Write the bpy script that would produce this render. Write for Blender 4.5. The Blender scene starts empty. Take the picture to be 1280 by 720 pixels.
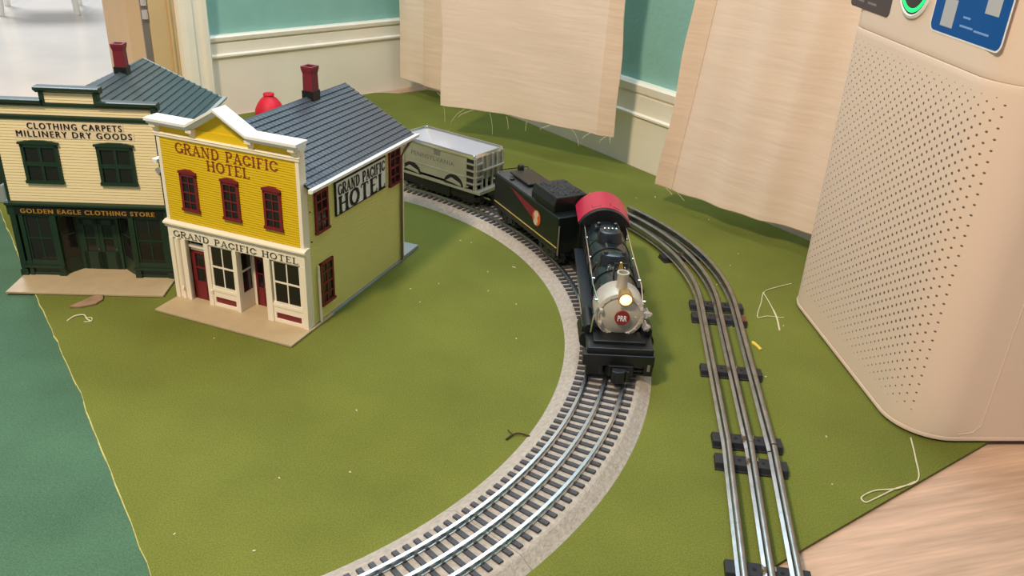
import bpy, bmesh, math, random
from mathutils import Vector, Matrix
random.seed(7)
MM = 0.001
SC = bpy.context.scene
COL = SC.collection

# ------------------------------------------------------------------ camera
cam_d = bpy.data.cameras.new('camera'); cam = bpy.data.objects.new('camera', cam_d); COL.objects.link(cam)
cam_d.sensor_width = 36.0; cam_d.lens = 1069.756 / 1280 * 36.0; cam_d.clip_start = 0.01; cam_d.clip_end = 60
PITCH, ROLL, CAMH = 0.4620478558, 0.0546860002, 431.8007
_cp, _sp, _c, _s = math.cos(PITCH), math.sin(PITCH), math.cos(ROLL), math.sin(ROLL)
_F = Vector((0, _cp, -_sp)); _U = Vector((0, _sp, _cp)); _R = Vector((1, 0, 0))
_R2 = _c * _R + _s * _U; _U2 = -_s * _R + _c * _U
cam.matrix_world = Matrix(((_R2.x, _U2.x, -_F.x, 0), (_R2.y, _U2.y, -_F.y, 0), (_R2.z, _U2.z, -_F.z, CAMH * MM), (0, 0, 0, 1)))
cam_d.dof.use_dof = False
SC.camera = cam

# ------------------------------------------------------------------ light
SC.view_settings.view_transform = 'Standard'; SC.view_settings.look = 'None'
SC.view_settings.exposure = 0.0; SC.view_settings.gamma = 1.0; SC.view_settings.use_curve_mapping = False
W = bpy.data.worlds.new('room_ambience'); SC.world = W; W.use_nodes = True
W.node_tree.nodes['Background'].inputs[0].default_value = (0.74, 0.85, 1.0, 1)
W.node_tree.nodes['Background'].inputs[1].default_value = 0.36

def area(name, loc, target, size, watts, rgb, size_y=None):
    d = bpy.data.lights.new(name, 'AREA'); o = bpy.data.objects.new(name, d); COL.objects.link(o)
    d.energy = watts; d.color = rgb
    if size_y: d.shape = 'RECTANGLE'; d.size = size * MM; d.size_y = size_y * MM
    else: d.shape = 'DISK'; d.size = size * MM
    o.location = Vector(loc) * MM
    o.rotation_euler = (Vector(target) - Vector(loc)).to_track_quat('-Z', 'Y').to_euler()
    return o
area('ceiling_lamp_light', (-686, -187, 1584), (-60, 700, 0), 220, 31, (1.0, 0.83, 0.60))
area('window_daylight', (110, 1330, 1150), (-120, 700, 0), 900, 19, (0.66, 0.82, 1.0), 900)
area('hall_daylight', (-1900, 3000, 2100), (-1300, 2300, 0), 700, 55, (0.78, 0.86, 1.0))

# ------------------------------------------------------------------ materials
def lin(c):
    def f(v):
        v /= 255.0
        return v / 12.92 if v <= 0.04045 else ((v + 0.055) / 1.055) ** 2.4
    return (f(c[0]), f(c[1]), f(c[2]), 1)
def M(name, rgb, rough=0.5, metal=0.0, noise=None, bump=None, emit=None, trans=0.0, spec=0.5, stretch=None, grain=None):
    m = bpy.data.materials.new(name); m.use_nodes = True
    nt = m.node_tree; b = nt.nodes['Principled BSDF']
    b.inputs['Base Color'].default_value = lin(rgb); b.inputs['Roughness'].default_value = rough
    b.inputs['Metallic'].default_value = metal; b.inputs['Specular IOR Level'].default_value = spec
    if emit: b.inputs['Emission Color'].default_value = lin(emit[0]); b.inputs['Emission Strength'].default_value = emit[1]
    if trans: b.inputs['Transmission Weight'].default_value = trans
    if noise or bump:
        tc = nt.nodes.new('ShaderNodeTexCoord'); src = tc.outputs['Object']
        if stretch:
            mp = nt.nodes.new('ShaderNodeMapping'); mp.inputs['Rotation'].default_value = (0, 0, math.radians(stretch[3])); mp.vector_type = 'TEXTURE'
            mp.inputs['Scale'].default_value = stretch[:3]
            nt.links.new(src, mp.inputs[0]); src = mp.outputs[0]
    if noise:
        n = nt.nodes.new('ShaderNodeTexNoise'); n.inputs['Scale'].default_value = noise[0]; n.inputs['Detail'].default_value = 5
        nt.links.new(src, n.inputs['Vector'])
        r = nt.nodes.new('ShaderNodeValToRGB')
        a = noise[1]; c = lin(rgb)
        r.color_ramp.elements[0].position = 0.3; r.color_ramp.elements[1].position = 0.7
        r.color_ramp.elements[0].color = (c[0] * (1 - a), c[1] * (1 - a), c[2] * (1 - a), 1)
        r.color_ramp.elements[1].color = (min(1, c[0] * (1 + a)), min(1, c[1] * (1 + a)), min(1, c[2] * (1 + a)), 1)
        nt.links.new(n.outputs['Fac'], r.inputs[0]); nt.links.new(r.outputs[0], b.inputs['Base Color'])
        if grain:
            g = nt.nodes.new('ShaderNodeTexNoise'); g.inputs['Scale'].default_value = grain[0]; g.inputs['Detail'].default_value = 2
            nt.links.new(src, g.inputs['Vector'])
            mr = nt.nodes.new('ShaderNodeMapRange'); nt.links.new(g.outputs['Fac'], mr.inputs[0])
            mr.inputs[1].default_value = .3; mr.inputs[2].default_value = .7; mr.inputs[3].default_value = 1-grain[1]; mr.inputs[4].default_value = 1+grain[1]
            mx = nt.nodes.new('ShaderNodeVectorMath'); mx.operation = 'SCALE'
            nt.links.new(r.outputs[0], mx.inputs[0]); nt.links.new(mr.outputs[0], mx.inputs['Scale']); nt.links.new(mx.outputs[0], b.inputs['Base Color'])
    if bump:
        n = nt.nodes.new('ShaderNodeTexNoise'); n.inputs['Scale'].default_value = bump[0]; n.inputs['Detail'].default_value = 3
        nt.links.new(src, n.inputs['Vector'])
        bp = nt.nodes.new('ShaderNodeBump'); bp.inputs['Strength'].default_value = bump[1]; bp.inputs['Distance'].default_value = bump[2]
        nt.links.new(n.outputs['Fac'], bp.inputs['Height']); nt.links.new(bp.outputs[0], b.inputs['Normal'])
    return m

MAT = {}
MAT['mat_olive'] = M('olive_felt', (109, 114, 49), 0.95, noise=(9, 0.12), bump=(900, 0.5, 0.0008), spec=0.15, grain=(800, 0.22))
MAT['mat_edge'] = M('cut_mat_edge', (215, 205, 130), 0.9, noise=(300, 0.2))
MAT['mat_bluegreen'] = M('bluegreen_felt', (76, 107, 83), 0.95, noise=(12, 0.12), bump=(900, 0.5, 0.0008), spec=0.15, grain=(800, 0.22))
MAT['teal'] = M('teal_wall_paint', (138, 184, 174), 0.6, noise=(30, 0.04), bump=(160, 0.25, 0.002))
MAT['trimwhite'] = M('white_trim_paint', (242, 231, 214), 0.35, noise=(14, 0.03), spec=0.4)
MAT['jamb'] = M('tan_jamb', (212, 178, 130), 0.5, noise=(12, 0.05))  # even tan tone for the jamb and the doorway return
MAT['hinge'] = M('hinge_metal', (150, 138, 134), 0.4, 0.5)
MAT['hingelight'] = M('hinge_knuckle_metal', (215, 205, 205), 0.3, 0.4)
MAT['wood'] = M('oak_laminate', (202, 166, 142), 0.45, noise=(40, 0.16), stretch=(7.0, 0.5, 1, 17), spec=0.35, grain=(190, 0.10))
MAT['hallfloor'] = M('pale_hall_floor', (240, 226, 208), 0.22, noise=(6, 0.07))
MAT['ballast'] = M('ballast_plastic', (176, 164, 152), 0.75, noise=(260, 0.16), bump=(520, 0.6, 0.0015), spec=0.3)
MAT['tie'] = M('tie_plastic', (66, 64, 68), 0.6, noise=(200, 0.2))
MAT['rail'] = M('nickel_rail', (196, 198, 200), 0.28, 1.0, noise=(120, 0.06))
MAT['tuberail'] = M('tubular_rail_steel', (165, 162, 160), 0.27, 1.0, noise=(70, 0.18))
MAT['tubetie'] = M('black_tie_metal', (36, 36, 40), 0.45, 0.2, noise=(120, 0.2))
MAT['pin'] = M('brass_pin', (170, 150, 124), 0.35, 0.8)
MAT['rust'] = M('rust', (110, 58, 36), 0.8, noise=(300, 0.3))
MAT['curtain'] = M('muslin', (238, 216, 197), 0.9, noise=(40, 0.04), bump=(60, 0.13, 0.003), stretch=(4.0, 4.0, 0.35, 0), spec=0.1)
MAT['hem'] = M('muslin_hem', (234, 206, 182), 0.9, noise=(40, 0.05), bump=(60, 0.16, 0.003), stretch=(4.0, 4.0, 0.35, 0), spec=0.1)
MAT['thread'] = M('cotton_thread', (216, 204, 172), 0.9)
MAT['yellow'] = M('yellow_siding', (224, 188, 20), 0.45)
MAT['lemon'] = M('lemon_siding', (224, 216, 130), 0.5)
MAT['cream'] = M('cream_siding', (246, 226, 180), 0.5)
MAT['ivory'] = M('ivory_plastic', (243, 230, 208), 0.4)
MAT['white'] = M('white_plastic', (240, 236, 232), 0.35)
MAT['maroon'] = M('maroon_plastic', (118, 30, 36), 0.45)
MAT['green'] = M('dark_green_plastic', (27, 50, 34), 0.4)
MAT['black'] = M('black_plastic', (18, 18, 20), 0.4)
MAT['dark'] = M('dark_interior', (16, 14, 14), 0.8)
MAT['pane'] = M('dark_pane', (34, 30, 30), 0.08)
MAT['slate'] = M('slate_shingle', (74, 82, 92), 0.36, noise=(60, 0.08))
MAT['slategreen'] = M('slate_board', (58, 72, 76), 0.36, noise=(60, 0.08))
MAT['brick'] = M('maroon_brick', (120, 28, 42), 0.5, noise=(500, 0.15), bump=(700, 0.4, 0.0006))
MAT['walk'] = M('sidewalk_plastic', (188, 166, 132), 0.55, noise=(60, 0.06))
MAT['base'] = M('grey_base_plastic', (150, 156, 156), 0.5)
MAT['signwhite'] = M('sign_white', (238, 238, 238), 0.4)
MAT['pinkboard'] = M('pale_signboard', (238, 214, 180), 0.5)
MAT['ink'] = M('ink_black', (22, 20, 22), 0.5)
MAT['redink'] = M('brown_red_ink', (140, 58, 22), 0.5)
MAT['gold'] = M('gold_ink', (206, 150, 60), 0.45)
MAT['pipe'] = M('downspout_brown', (120, 100, 70), 0.5)
MAT['loco'] = M('loco_black', (13, 14, 16), 0.42, spec=0.6)
MAT['locogrey'] = M('boiler_green_black', (24, 31, 36), 0.26, spec=0.6)
MAT['deckgrey'] = M('running_board_grey', (34, 42, 50), 0.35)
MAT['smokebox'] = M('graphite_smokebox', (190, 182, 168), 0.42, 0.25, noise=(90, 0.05))
MAT['redroof'] = M('red_cab_roof', (186, 40, 70), 0.4)
MAT['redroofline'] = M('red_hatch_line', (116, 22, 40), 0.5)
MAT['chrome'] = M('chrome', (225, 225, 228), 0.16, 1.0)
MAT['brass'] = M('brass', (214, 172, 90), 0.25, 1.0)
MAT['lamp'] = M('headlamp_glow', (255, 236, 190), 0.3, emit=((255, 208, 125), 3.4))
MAT['lamphousing'] = M('lamp_housing', (186, 150, 96), 0.35, 0.6)
MAT['badge'] = M('badge_red', (134, 34, 40), 0.4)
MAT['tender'] = M('tender_green_black', (13, 22, 22), 0.35, spec=0.5)
MAT['tenderdeck'] = M('tender_deck_grey', (70, 70, 74), 0.5)
MAT['coal'] = M('coal', (34, 34, 38), 0.35, noise=(400, 0.5), bump=(320, 1.0, 0.004))
MAT['flash'] = M('tender_red_flash', (126, 26, 48), 0.45)
MAT['stripe'] = M('tender_gold_stripe', (214, 186, 110), 0.45)
MAT['emblempale'] = M('emblem_pale', (206, 192, 176), 0.5)
MAT['orange'] = M('emblem_orange', (206, 96, 44), 0.5)
MAT['hopper'] = M('silver_hopper_paint', (178, 178, 172), 0.38, 0.55, noise=(40, 0.06))
MAT['hopperin'] = M('silver_hopper_inside', (220, 222, 228), 0.5, 0.4)
MAT['letter_grey'] = M('hopper_lettering', (112, 112, 110), 0.5)
MAT['purifier'] = None
MAT['cream_plastic'] = M('cream_plastic', (228, 205, 186), 0.5, spec=0.35)
MAT['darksticker'] = M('dark_sticker', (66, 58, 66), 0.4)
MAT['blue'] = M('blue_sticker', (2, 80, 150), 0.5, noise=(14, 0.06), spec=0.2)
MAT['paleblue'] = M('pale_blue_print', (120, 160, 210), 0.5)
MAT['squaregrey'] = M('grey_label_square', (180, 180, 182), 0.5)
MAT['greenlight'] = M('green_indicator', (20, 230, 110), 0.4, emit=((10, 250, 110), 1.3))
MAT['sensor'] = M('sensor_window', (22, 36, 44), 0.15)
MAT['redtoy'] = M('red_cloth', (226, 20, 52), 0.55, noise=(40, 0.12))
MAT['chip'] = M('wood_chip', (152, 122, 94), 0.8, noise=(120, 0.15))
MAT['twig'] = M('twig_bark', (70, 52, 34), 0.9)
MAT['yellowpaper'] = M('yellow_scrap', (220, 190, 70), 0.7)

# ------------------------------------------------------------------ mesh helpers (coordinates in millimetres)
class MB:
    def __init__(s): s.v = []; s.f = []
    def add(s, verts, faces):
        o = len(s.v); s.v += [tuple(v) for v in verts]; s.f += [tuple(i + o for i in f) for f in faces]; return s
    def box(s, x0, x1, y0, y1, z0, z1):
        x0, x1 = min(x0, x1), max(x0, x1); y0, y1 = min(y0, y1), max(y0, y1); z0, z1 = min(z0, z1), max(z0, z1)
        return s.add([(x0,y0,z0),(x1,y0,z0),(x1,y1,z0),(x0,y1,z0),(x0,y0,z1),(x1,y0,z1),(x1,y1,z1),(x0,y1,z1)],
                     [(0,3,2,1),(4,5,6,7),(0,1,5,4),(1,2,6,5),(2,3,7,6),(3,0,4,7)])
    def prism(s, poly, axis, a, b):
        # poly: 2D points; axis x: (y,z), y: (x,z), z: (x,y)
        n = len(poly)
        def P(q, t): return {'x': (t, q[0], q[1]), 'y': (q[0], t, q[1]), 'z': (q[0], q[1], t)}[axis]
        vs = [P(q, a) for q in poly] + [P(q, b) for q in poly]
        fs = [tuple(range(n)), tuple(range(2*n-1, n-1, -1))] + [(i, n+i, n+(i+1) % n, (i+1) % n) for i in range(n)]
        return s.add(vs, fs)
    def rings(s, rings, closed_ends=True, loop=False):
        n = len(rings[0]); vs = [p for r in rings for p in r]; fs = []
        k = len(rings)
        for j in range(k if loop else k-1):
            for i in range(n):
                a = j*n+i; b = j*n+(i+1) % n; c = ((j+1) % k)*n+(i+1) % n; d = ((j+1) % k)*n+i
                fs.append((a, b, c, d))
        if closed_ends and not loop: fs += [tuple(range(n-1, -1, -1)), tuple(range((k-1)*n, k*n))]
        return s.add(vs, fs)
    def lathe(s, prof, axis='z', c=(0, 0, 0), n=24):
        # prof: (radius, height) list
        rs = []
        for r, h in prof:
            r = max(r, 0.01); ring = []
            for i in range(n):
                t = 2*math.pi*i/n; a, b = r*math.cos(t), r*math.sin(t)
                ring.append({'z': (c[0]+a, c[1]+b, c[2]+h), 'x': (c[0]+h, c[1]+a, c[2]+b), 'y': (c[0]+a, c[1]+h, c[2]+b)}[axis])
            rs.append(ring)
        return s.rings(rs)
    def cyl(s, c, r, a, b, axis='z', n=20): return s.lathe([(r, a), (r, b)], axis, c, n)
    def tube(s, pts, r, n=6):
        pts = [Vector(p) for p in pts]; rs = []
        for i, p in enumerate(pts):
            d = (pts[min(i+1, len(pts)-1)] - pts[max(i-1, 0)]).normalized()
            up = Vector((0, 0, 1)) if abs(d.z) < 0.95 else Vector((1, 0, 0))
            x = d.cross(up).normalized(); y = d.cross(x)
            rr = r[i] if isinstance(r, (list, tuple)) else r
            rs.append([p + x*rr*math.cos(2*math.pi*k/n) + y*rr*math.sin(2*math.pi*k/n) for k in range(n)])
        return s.rings(rs)
    def sweep(s, prof, path, tang=None):
        # prof: (lateral to the right, z); path: (x,y)
        rs = []
        for i, p in enumerate(path):
            a = path[max(i-1, 0)]; b = path[min(i+1, len(path)-1)]
            if tang: tx, ty = tang[i]
            else: tx, ty = b[0]-a[0], b[1]-a[1]
            L = math.hypot(tx, ty); nx, ny = ty/L, -tx/L
            rs.append([(p[0]+nx*q[0], p[1]+ny*q[0], q[1]) for q in prof])
        return s.rings(rs)
    def build(s, name, mat, parent=None, bevel=0, smooth=False, seg=2, loc=None, solid=0):
        me = bpy.data.meshes.new(name)
        me.from_pydata([(v[0]*MM, v[1]*MM, v[2]*MM) for v in s.v], [], s.f)
        bm = bmesh.new(); bm.from_mesh(me); bmesh.ops.recalc_face_normals(bm, faces=bm.faces); bm.to_mesh(me); bm.free()
        o = bpy.data.objects.new(name, me); COL.objects.link(o)
        me.materials.append(MAT[mat] if isinstance(mat, str) else mat)
        if smooth:
            me.polygons.foreach_set('use_smooth', [True]*len(me.polygons))
            me.set_sharp_from_angle(angle=math.radians(38))
        if bevel:
            b = o.modifiers.new('bevel', 'BEVEL'); b.width = bevel*MM; b.segments = seg; b.limit_method = 'ANGLE'; b.angle_limit = math.radians(40)
        if solid:
            q = o.modifiers.new('solid', 'SOLIDIFY'); q.thickness = solid*MM; q.offset = 0
        if parent: o.parent = parent
        if loc: o.location = Vector(loc)*MM
        return o
def B(): return MB()
def tag(o, label, cat, group=None, kind=None):
    o['label'] = label; o['category'] = cat
    if group: o['group'] = group
    if kind: o['kind'] = kind
    return o
def thing(name, label, cat, loc=(0, 0, 0), rot=0.0, group=None):
    o = bpy.data.objects.new(name, None); COL.objects.link(o); o.empty_display_size = 0.02
    o.location = Vector(loc)*MM; o.rotation_euler = (0, 0, math.radians(rot))
    return tag(o, label, cat, group)
def struct(o): o['kind'] = 'structure'; return o
def dup(o, parent=None):
    c = o.copy(); COL.objects.link(c)
    if parent: c.parent = parent
    for ch in list(o.children): dup(ch, c)
    return c

# lettering ---------------------------------------------------------
def plain_text(txt, width, height, bold=0.0, spacing=1.0, depth=0.4, dbl=0.0):
    """sans lettering as mesh data centred on the origin in the x-z plane, facing -y (mm)"""
    cu = bpy.data.curves.new('lettering', 'FONT'); cu.body = txt; cu.size = 1; cu.offset = bold; cu.space_character = spacing
    cu.resolution_u = 3
    ob = bpy.data.objects.new('lettering', cu); COL.objects.link(ob)
    dg = bpy.context.evaluated_depsgraph_get(); dg.update()
    me = bpy.data.meshes.new_from_object(ob.evaluated_get(dg))
    vs = [tuple(v.co) for v in me.vertices]; fs = [tuple(p.vertices) for p in me.polygons]
    bpy.data.objects.remove(ob); bpy.data.curves.remove(cu); bpy.data.meshes.remove(me)
    x0 = min(v[0] for v in vs); x1 = max(v[0] for v in vs); y0 = min(v[1] for v in vs); y1 = max(v[1] for v in vs)
    sx = width/(x1-x0); sy = height/(y1-y0)
    mb = MB()
    for k in ((-dbl, dbl) if dbl else (0,)): mb.add([((v[0]-(x0+x1)/2)*sx+k, -depth, (v[1]-(y0+y1)/2)*sy) for v in vs], fs)
    return mb
def _arc(cx, cy, rx, ry, a, b, n=10): return [(cx+rx*math.cos(math.radians(a+(b-a)*i/n)), cy+ry*math.sin(math.radians(a+(b-a)*i/n))) for i in range(n+1)]
K, N = 1, 0
GLY = {
 'G': (.78, [(_arc(.42,.5,.34,.45,40,180),K),(_arc(.42,.5,.34,.45,180,330),K),([(.72,.05),(.72,.42)],K)], [(.72,.42)]),
 'R': (.78, [([(.18,0),(.18,1)],K),(_arc(.38,.75,.27,.24,90,-90),K),([(.18,.99),(.38,.99)],N),([(.18,.51),(.38,.51)],N),([(.4,.5),(.7,.0)],K)], [(.18,0),(.18,1),(.7,0)]),
 'A': (.82, [([(.12,0),(.4,1)],N),([(.4,1),(.7,0)],K),([(.22,.33),(.6,.33)],N)], [(.12,0),(.7,0)]),
 'N': (.86, [([(.16,0),(.16,1)],N),([(.16,1),(.7,0)],K),([(.7,0),(.7,1)],N)], [(.16,0),(.16,1),(.7,1)]),
 'D': (.82, [([(.18,0),(.18,1)],K),(_arc(.36,.5,.36,.48,90,-90),K),([(.18,.98),(.36,.98)],N),([(.18,.02),(.36,.02)],N)], [(.18,0),(.18,1)]),
 'P': (.70, [([(.18,0),(.18,1)],K),(_arc(.36,.73,.26,.26,90,-90),K),([(.18,.98),(.36,.98)],N),([(.18,.48),(.36,.48)],N)], [(.18,0),(.18,1)]),
 'C': (.76, [(_arc(.42,.5,.34,.45,45,315),K)], [(.66,.8),(.66,.2)]),
 'I': (.40, [([(.2,0),(.2,1)],K)], [(.2,0),(.2,1)]),
 'F': (.66, [([(.18,0),(.18,1)],K),([(.18,.97),(.62,.97),(.62,.8)],N),([(.18,.52),(.5,.52)],N)], [(.18,0),(.18,1)]),
 'H': (.86, [([(.18,0),(.18,1)],K),([(.7,0),(.7,1)],K),([(.18,.52),(.7,.52)],N)], [(.18,0),(.18,1),(.7,0),(.7,1)]),
 'O': (.86, [(_arc(.43,.5,.34,.46,0,360,20),K)], []),
 'T': (.76, [([(.38,0),(.38,1)],K),([(.08,.8),(.08,.97),(.68,.97),(.68,.8)],N)], [(.38,0)]),
 'E': (.70, [([(.18,0),(.18,1)],K),([(.18,.97),(.64,.97),(.64,.8)],N),([(.18,.52),(.5,.52)],N),([(.18,.03),(.64,.03),(.64,.22)],N)], [(.18,0),(.18,1)]),
 'L': (.68, [([(.18,0),(.18,1)],K),([(.18,.03),(.62,.03),(.62,.25)],N)], [(.18,0),(.18,1)]),
 ' ': (.45, [], []),
}
def serif_text(txt, width, height, thick=.17, thin=.07, depth=0.4, gap=.08):
    tot = sum(GLY[c][0] + gap for c in txt) - gap
    sx = width/tot; x = -tot/2; mb = MB()
    def seg(a, b, w):
        ax, az, bx, bz = a[0]*sx, (a[1]-.5)*height, b[0]*sx, (b[1]-.5)*height
        L = math.hypot(bx-ax, bz-az) or 1e-6; wx = w*height/2
        nx, nz = -(bz-az)/L*wx, (bx-ax)/L*wx
        mb.add([(ax+nx,-depth,az+nz),(bx+nx,-depth,bz+nz),(bx-nx,-depth,bz-nz),(ax-nx,-depth,az-nz)], [(0,1,2,3)])
    for c in txt:
        w, strokes, serifs = GLY[c]
        for pts, k in strokes:
            for a, b in zip(pts, pts[1:]):
                dx = abs(b[0]-a[0]); dz = abs(b[1]-a[1])
                t = thick if k == K and not (len(pts) > 5 and dx > dz) else (thin if k == N else (thick+thin)/2)
                e = .02
                seg((x+a[0], a[1]), (x+b[0], b[1]), t)
        for sxp, szp in serifs:
            zz = szp + (thin/2 if szp < .3 else -thin/2 if szp > .7 else 0)
            seg((x+sxp-.15, zz), (x+sxp+.15, zz), thin*1.2)
        x += w + gap
    return mb
def place_text(mb, name, mat, parent, u, v, z, face='front'):
    o = mb.build(name, mat, parent)
    o.location = Vector((u, v, z))*MM
    if face == 'right': o.rotation_euler = (0, 0, math.radians(90))
    return o

# ------------------------------------------------------------------ room shell
FZ = -3.0
floor = struct(B().box(-3600, 2200, -1800, 2600, FZ-20, FZ).build('floor', 'wood'))
def frame_of(o, deg):
    a = math.radians(deg); return Matrix.Translation(Vector((o[0], o[1], 0))*MM) @ Matrix.Rotation(a, 4, 'Z')
# wall A frame: origin (-300,1729), rotation 45 deg; wall B frame: (190,1330), rotation -53
A0, AD = (-300, 1729), 45.0
B0, BD = (190, 1330), -53.0
def put(o, frame): o.matrix_world = frame_of(*frame); return o
_ax = Vector((math.cos(math.radians(AD)), math.sin(math.radians(AD)))); _bx = Vector((math.cos(math.radians(BD)), math.sin(math.radians(BD))))
_d = Vector(B0) - Vector(A0); _det = _ax.x*(-_bx.y) - _ax.y*(-_bx.x)
UA = (_d.x*(-_bx.y) - _d.y*(-_bx.x))/_det         # corner along wall A
UB = -(_ax.x*_d.y - _ax.y*_d.x)/_det
UB = (Vector(A0)+_ax*UA-Vector(B0)).dot(_bx)
put(struct(B().box(-395, UA+60, 12, 112, FZ, 2400).build('wall_left', 'teal')), (A0, AD))
put(struct(B().box(UB, 1500, 12, 112, FZ, 2400).build('wall_right', 'teal')), (B0, BD))
# profile (v outwards negative, z)
BBP = [(12, FZ), (0, FZ), (0, 101), (-4, 102), (-4, 105), (1, 107), (1, 124), (4, 126), (-1, 129), (-2, 135), (1, 138), (12, 138)]
BBP2 = [(12, FZ), (0, FZ), (0, 80), (-4, 81), (-4, 84), (1, 86), (1, 112), (4, 114), (-1, 118), (-2, 129), (1, 133), (12, 133)]
def baseboard(name, u0, u1, frame, prof=BBP):
    put(struct(B().prism(prof, 'x', u0, u1).build(name, 'trimwhite')), frame)
baseboard('baseboard_left', -345, UA+6, (A0, AD))
baseboard('baseboard_right', UB, 1500, (B0, BD), BBP2)
# doorway at the left end of wall A
CAS = [(-397, 30), (-397, -6), (-393, -12), (-384, -15), (-372, -15), (-369, -11), (-360, -11), (-356, -16), (-347, -16), (-343, -9), (-343, 12), (-345, 30)]
put(struct(B().prism(CAS, 'z', FZ, 2100).build('trim_1', 'trimwhite', bevel=0.8)), (A0, AD))
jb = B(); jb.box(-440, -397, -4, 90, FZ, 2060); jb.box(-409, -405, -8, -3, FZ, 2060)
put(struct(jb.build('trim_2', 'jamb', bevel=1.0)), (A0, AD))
# hinge leaf and knuckles standing on the jamb
hg = thing('door_hinge', 'grey metal hinge with pale knuckles on the tan door jamb', 'hinge', (A0[0], A0[1], 0), AD)
B().box(-451, -440.5, -2, 1, 78, 260).build('leaf', 'hinge', hg)
for k in range(4): B().cyl((-446, -4, 0), 4.6, 176+k*21, 190+k*21, 'z', 12).build('knuckle', 'hingelight', hg, smooth=True)
# return of the doorway, running back into the next room
def G2(u, v): p = Vector(A0)+_ax*u+Vector((-_ax.y, _ax.x))*v; return (p.x, p.y)
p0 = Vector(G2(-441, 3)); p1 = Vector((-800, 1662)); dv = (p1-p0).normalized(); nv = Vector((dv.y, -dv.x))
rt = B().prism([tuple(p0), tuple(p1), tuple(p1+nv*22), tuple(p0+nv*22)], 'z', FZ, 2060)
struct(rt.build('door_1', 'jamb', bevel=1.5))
struct(B().prism([(-640, 1380), (-640, 2600), (-640, 4600), (-4600, 4600), (-4600, -1800), (-3640, -1800), (-2200, 500), (-1100, 1180)], 'z', FZ-12, FZ+0.6).build('floor_hall', 'hallfloor'))
# white stool standing in the next room
st = thing('stool', 'small white stool with splayed legs standing in the next room', 'stool', (-1345, 2440, FZ+0.6), 24)
for sx in (-1, 1):
    for sy in (-1, 1):
        B().tube([(sx*92, sy*84, 0), (sx*70, sy*62, 300)], [8, 10], 10).build('leg', 'white', st, smooth=True)
B().box(-95, 95, -90, 90, 298, 322).build('seat', 'white', st, bevel=6)
B().box(-74, 74, -6, 6, 236, 252).build('stretcher', 'white', st, bevel=2)

# ------------------------------------------------------------------ ground mats
def prism_thing(pts, z0, z1, name, mat, label, cat):
    o = B().prism(pts, 'z', z0, z1).build(name, mat); return tag(o, label, cat)
bg = [(-1500, 300), (-700, 1050), (-640, 1030), (-480, 800), (-340, 640), (-190, 420), (-60, 200), (0, -60), (-1500, -60)]
prism_thing(bg, FZ, -1.4, 'felt_mat', 'mat_bluegreen', 'blue-green felt mat lying at the left, under the edge of the olive one', 'mat')
random.seed(3)
edgeL = [(-735, 1110), (-661.6, 1011.9), (-586, 908), (-511, 804.3), (-440, 711), (-370.9, 618), (-298, 515), (-226.1, 413.8), (-130, 280), (-20, 120)]
def jit(pts, a):
    out = []
    for p, q in zip(pts, pts[1:]):
        for i in range(8):
            t = i/8; out.append((p[0]+(q[0]-p[0])*t+random.uniform(-a, a), p[1]+(q[1]-p[1])*t+random.uniform(-a, a)))
    return out+[pts[-1]]
eL = jit(edgeL, 0.7)
def aw(u, off): return G2(u, -off)
bwall = lambda u, off: tuple(Vector(B0)+_bx*u+Vector((-_bx.y, _bx.x))*(-off))
back = [bwall(560, 14), bwall(330, 4), bwall(180, 4), bwall(60, 3), bwall(-60, 3), bwall(-170, 4), bwall(-300, 5), (-166, 1752), (-197, 1768), (-250, 1722), (-282, 1722), (-300, 1716), aw(-60, 9), aw(-160, 9), aw(-290, 9), (-760, 1250)]
right = [(100, 386), (160, 429), (218.3, 472), (310, 538), (402.4, 604), (560, 718), (595, 744)]
def chaikin(p): return p
olive = [(-20, 60), (60, 60)] + [(40, 343)][:0] + right + back + eL[:-1]
olive = [(-10, 100), (-10, 307)] + right + back + eL[:-1]
om = B().prism(olive, 'z', -1.4, 0).build('grass_mat', 'mat_olive')
tag(om, 'olive green grass mat under the buildings, the tracks and the train', 'mat')
# pale cut edge of the mat
ce = B(); n_ = len(eL)
for i in range(n_-1):
    a = Vector(eL[i]); b = Vector(eL[i+1]); d = (b-a).normalized(); nn = Vector((d.y, -d.x))*random.uniform(0.6, 1.3)
    if (nn.x > 0): nn = -nn
    ce.add([(a.x, a.y, 0.15), (b.x, b.y, 0.15), (b.x+nn.x*.7, b.y+nn.y*.7, -1.2), (a.x+nn.x*.7, a.y+nn.y*.7, -1.2)], [(0, 1, 2, 3)])
ce.build('cut_edge', 'mat_edge', om)

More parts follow.
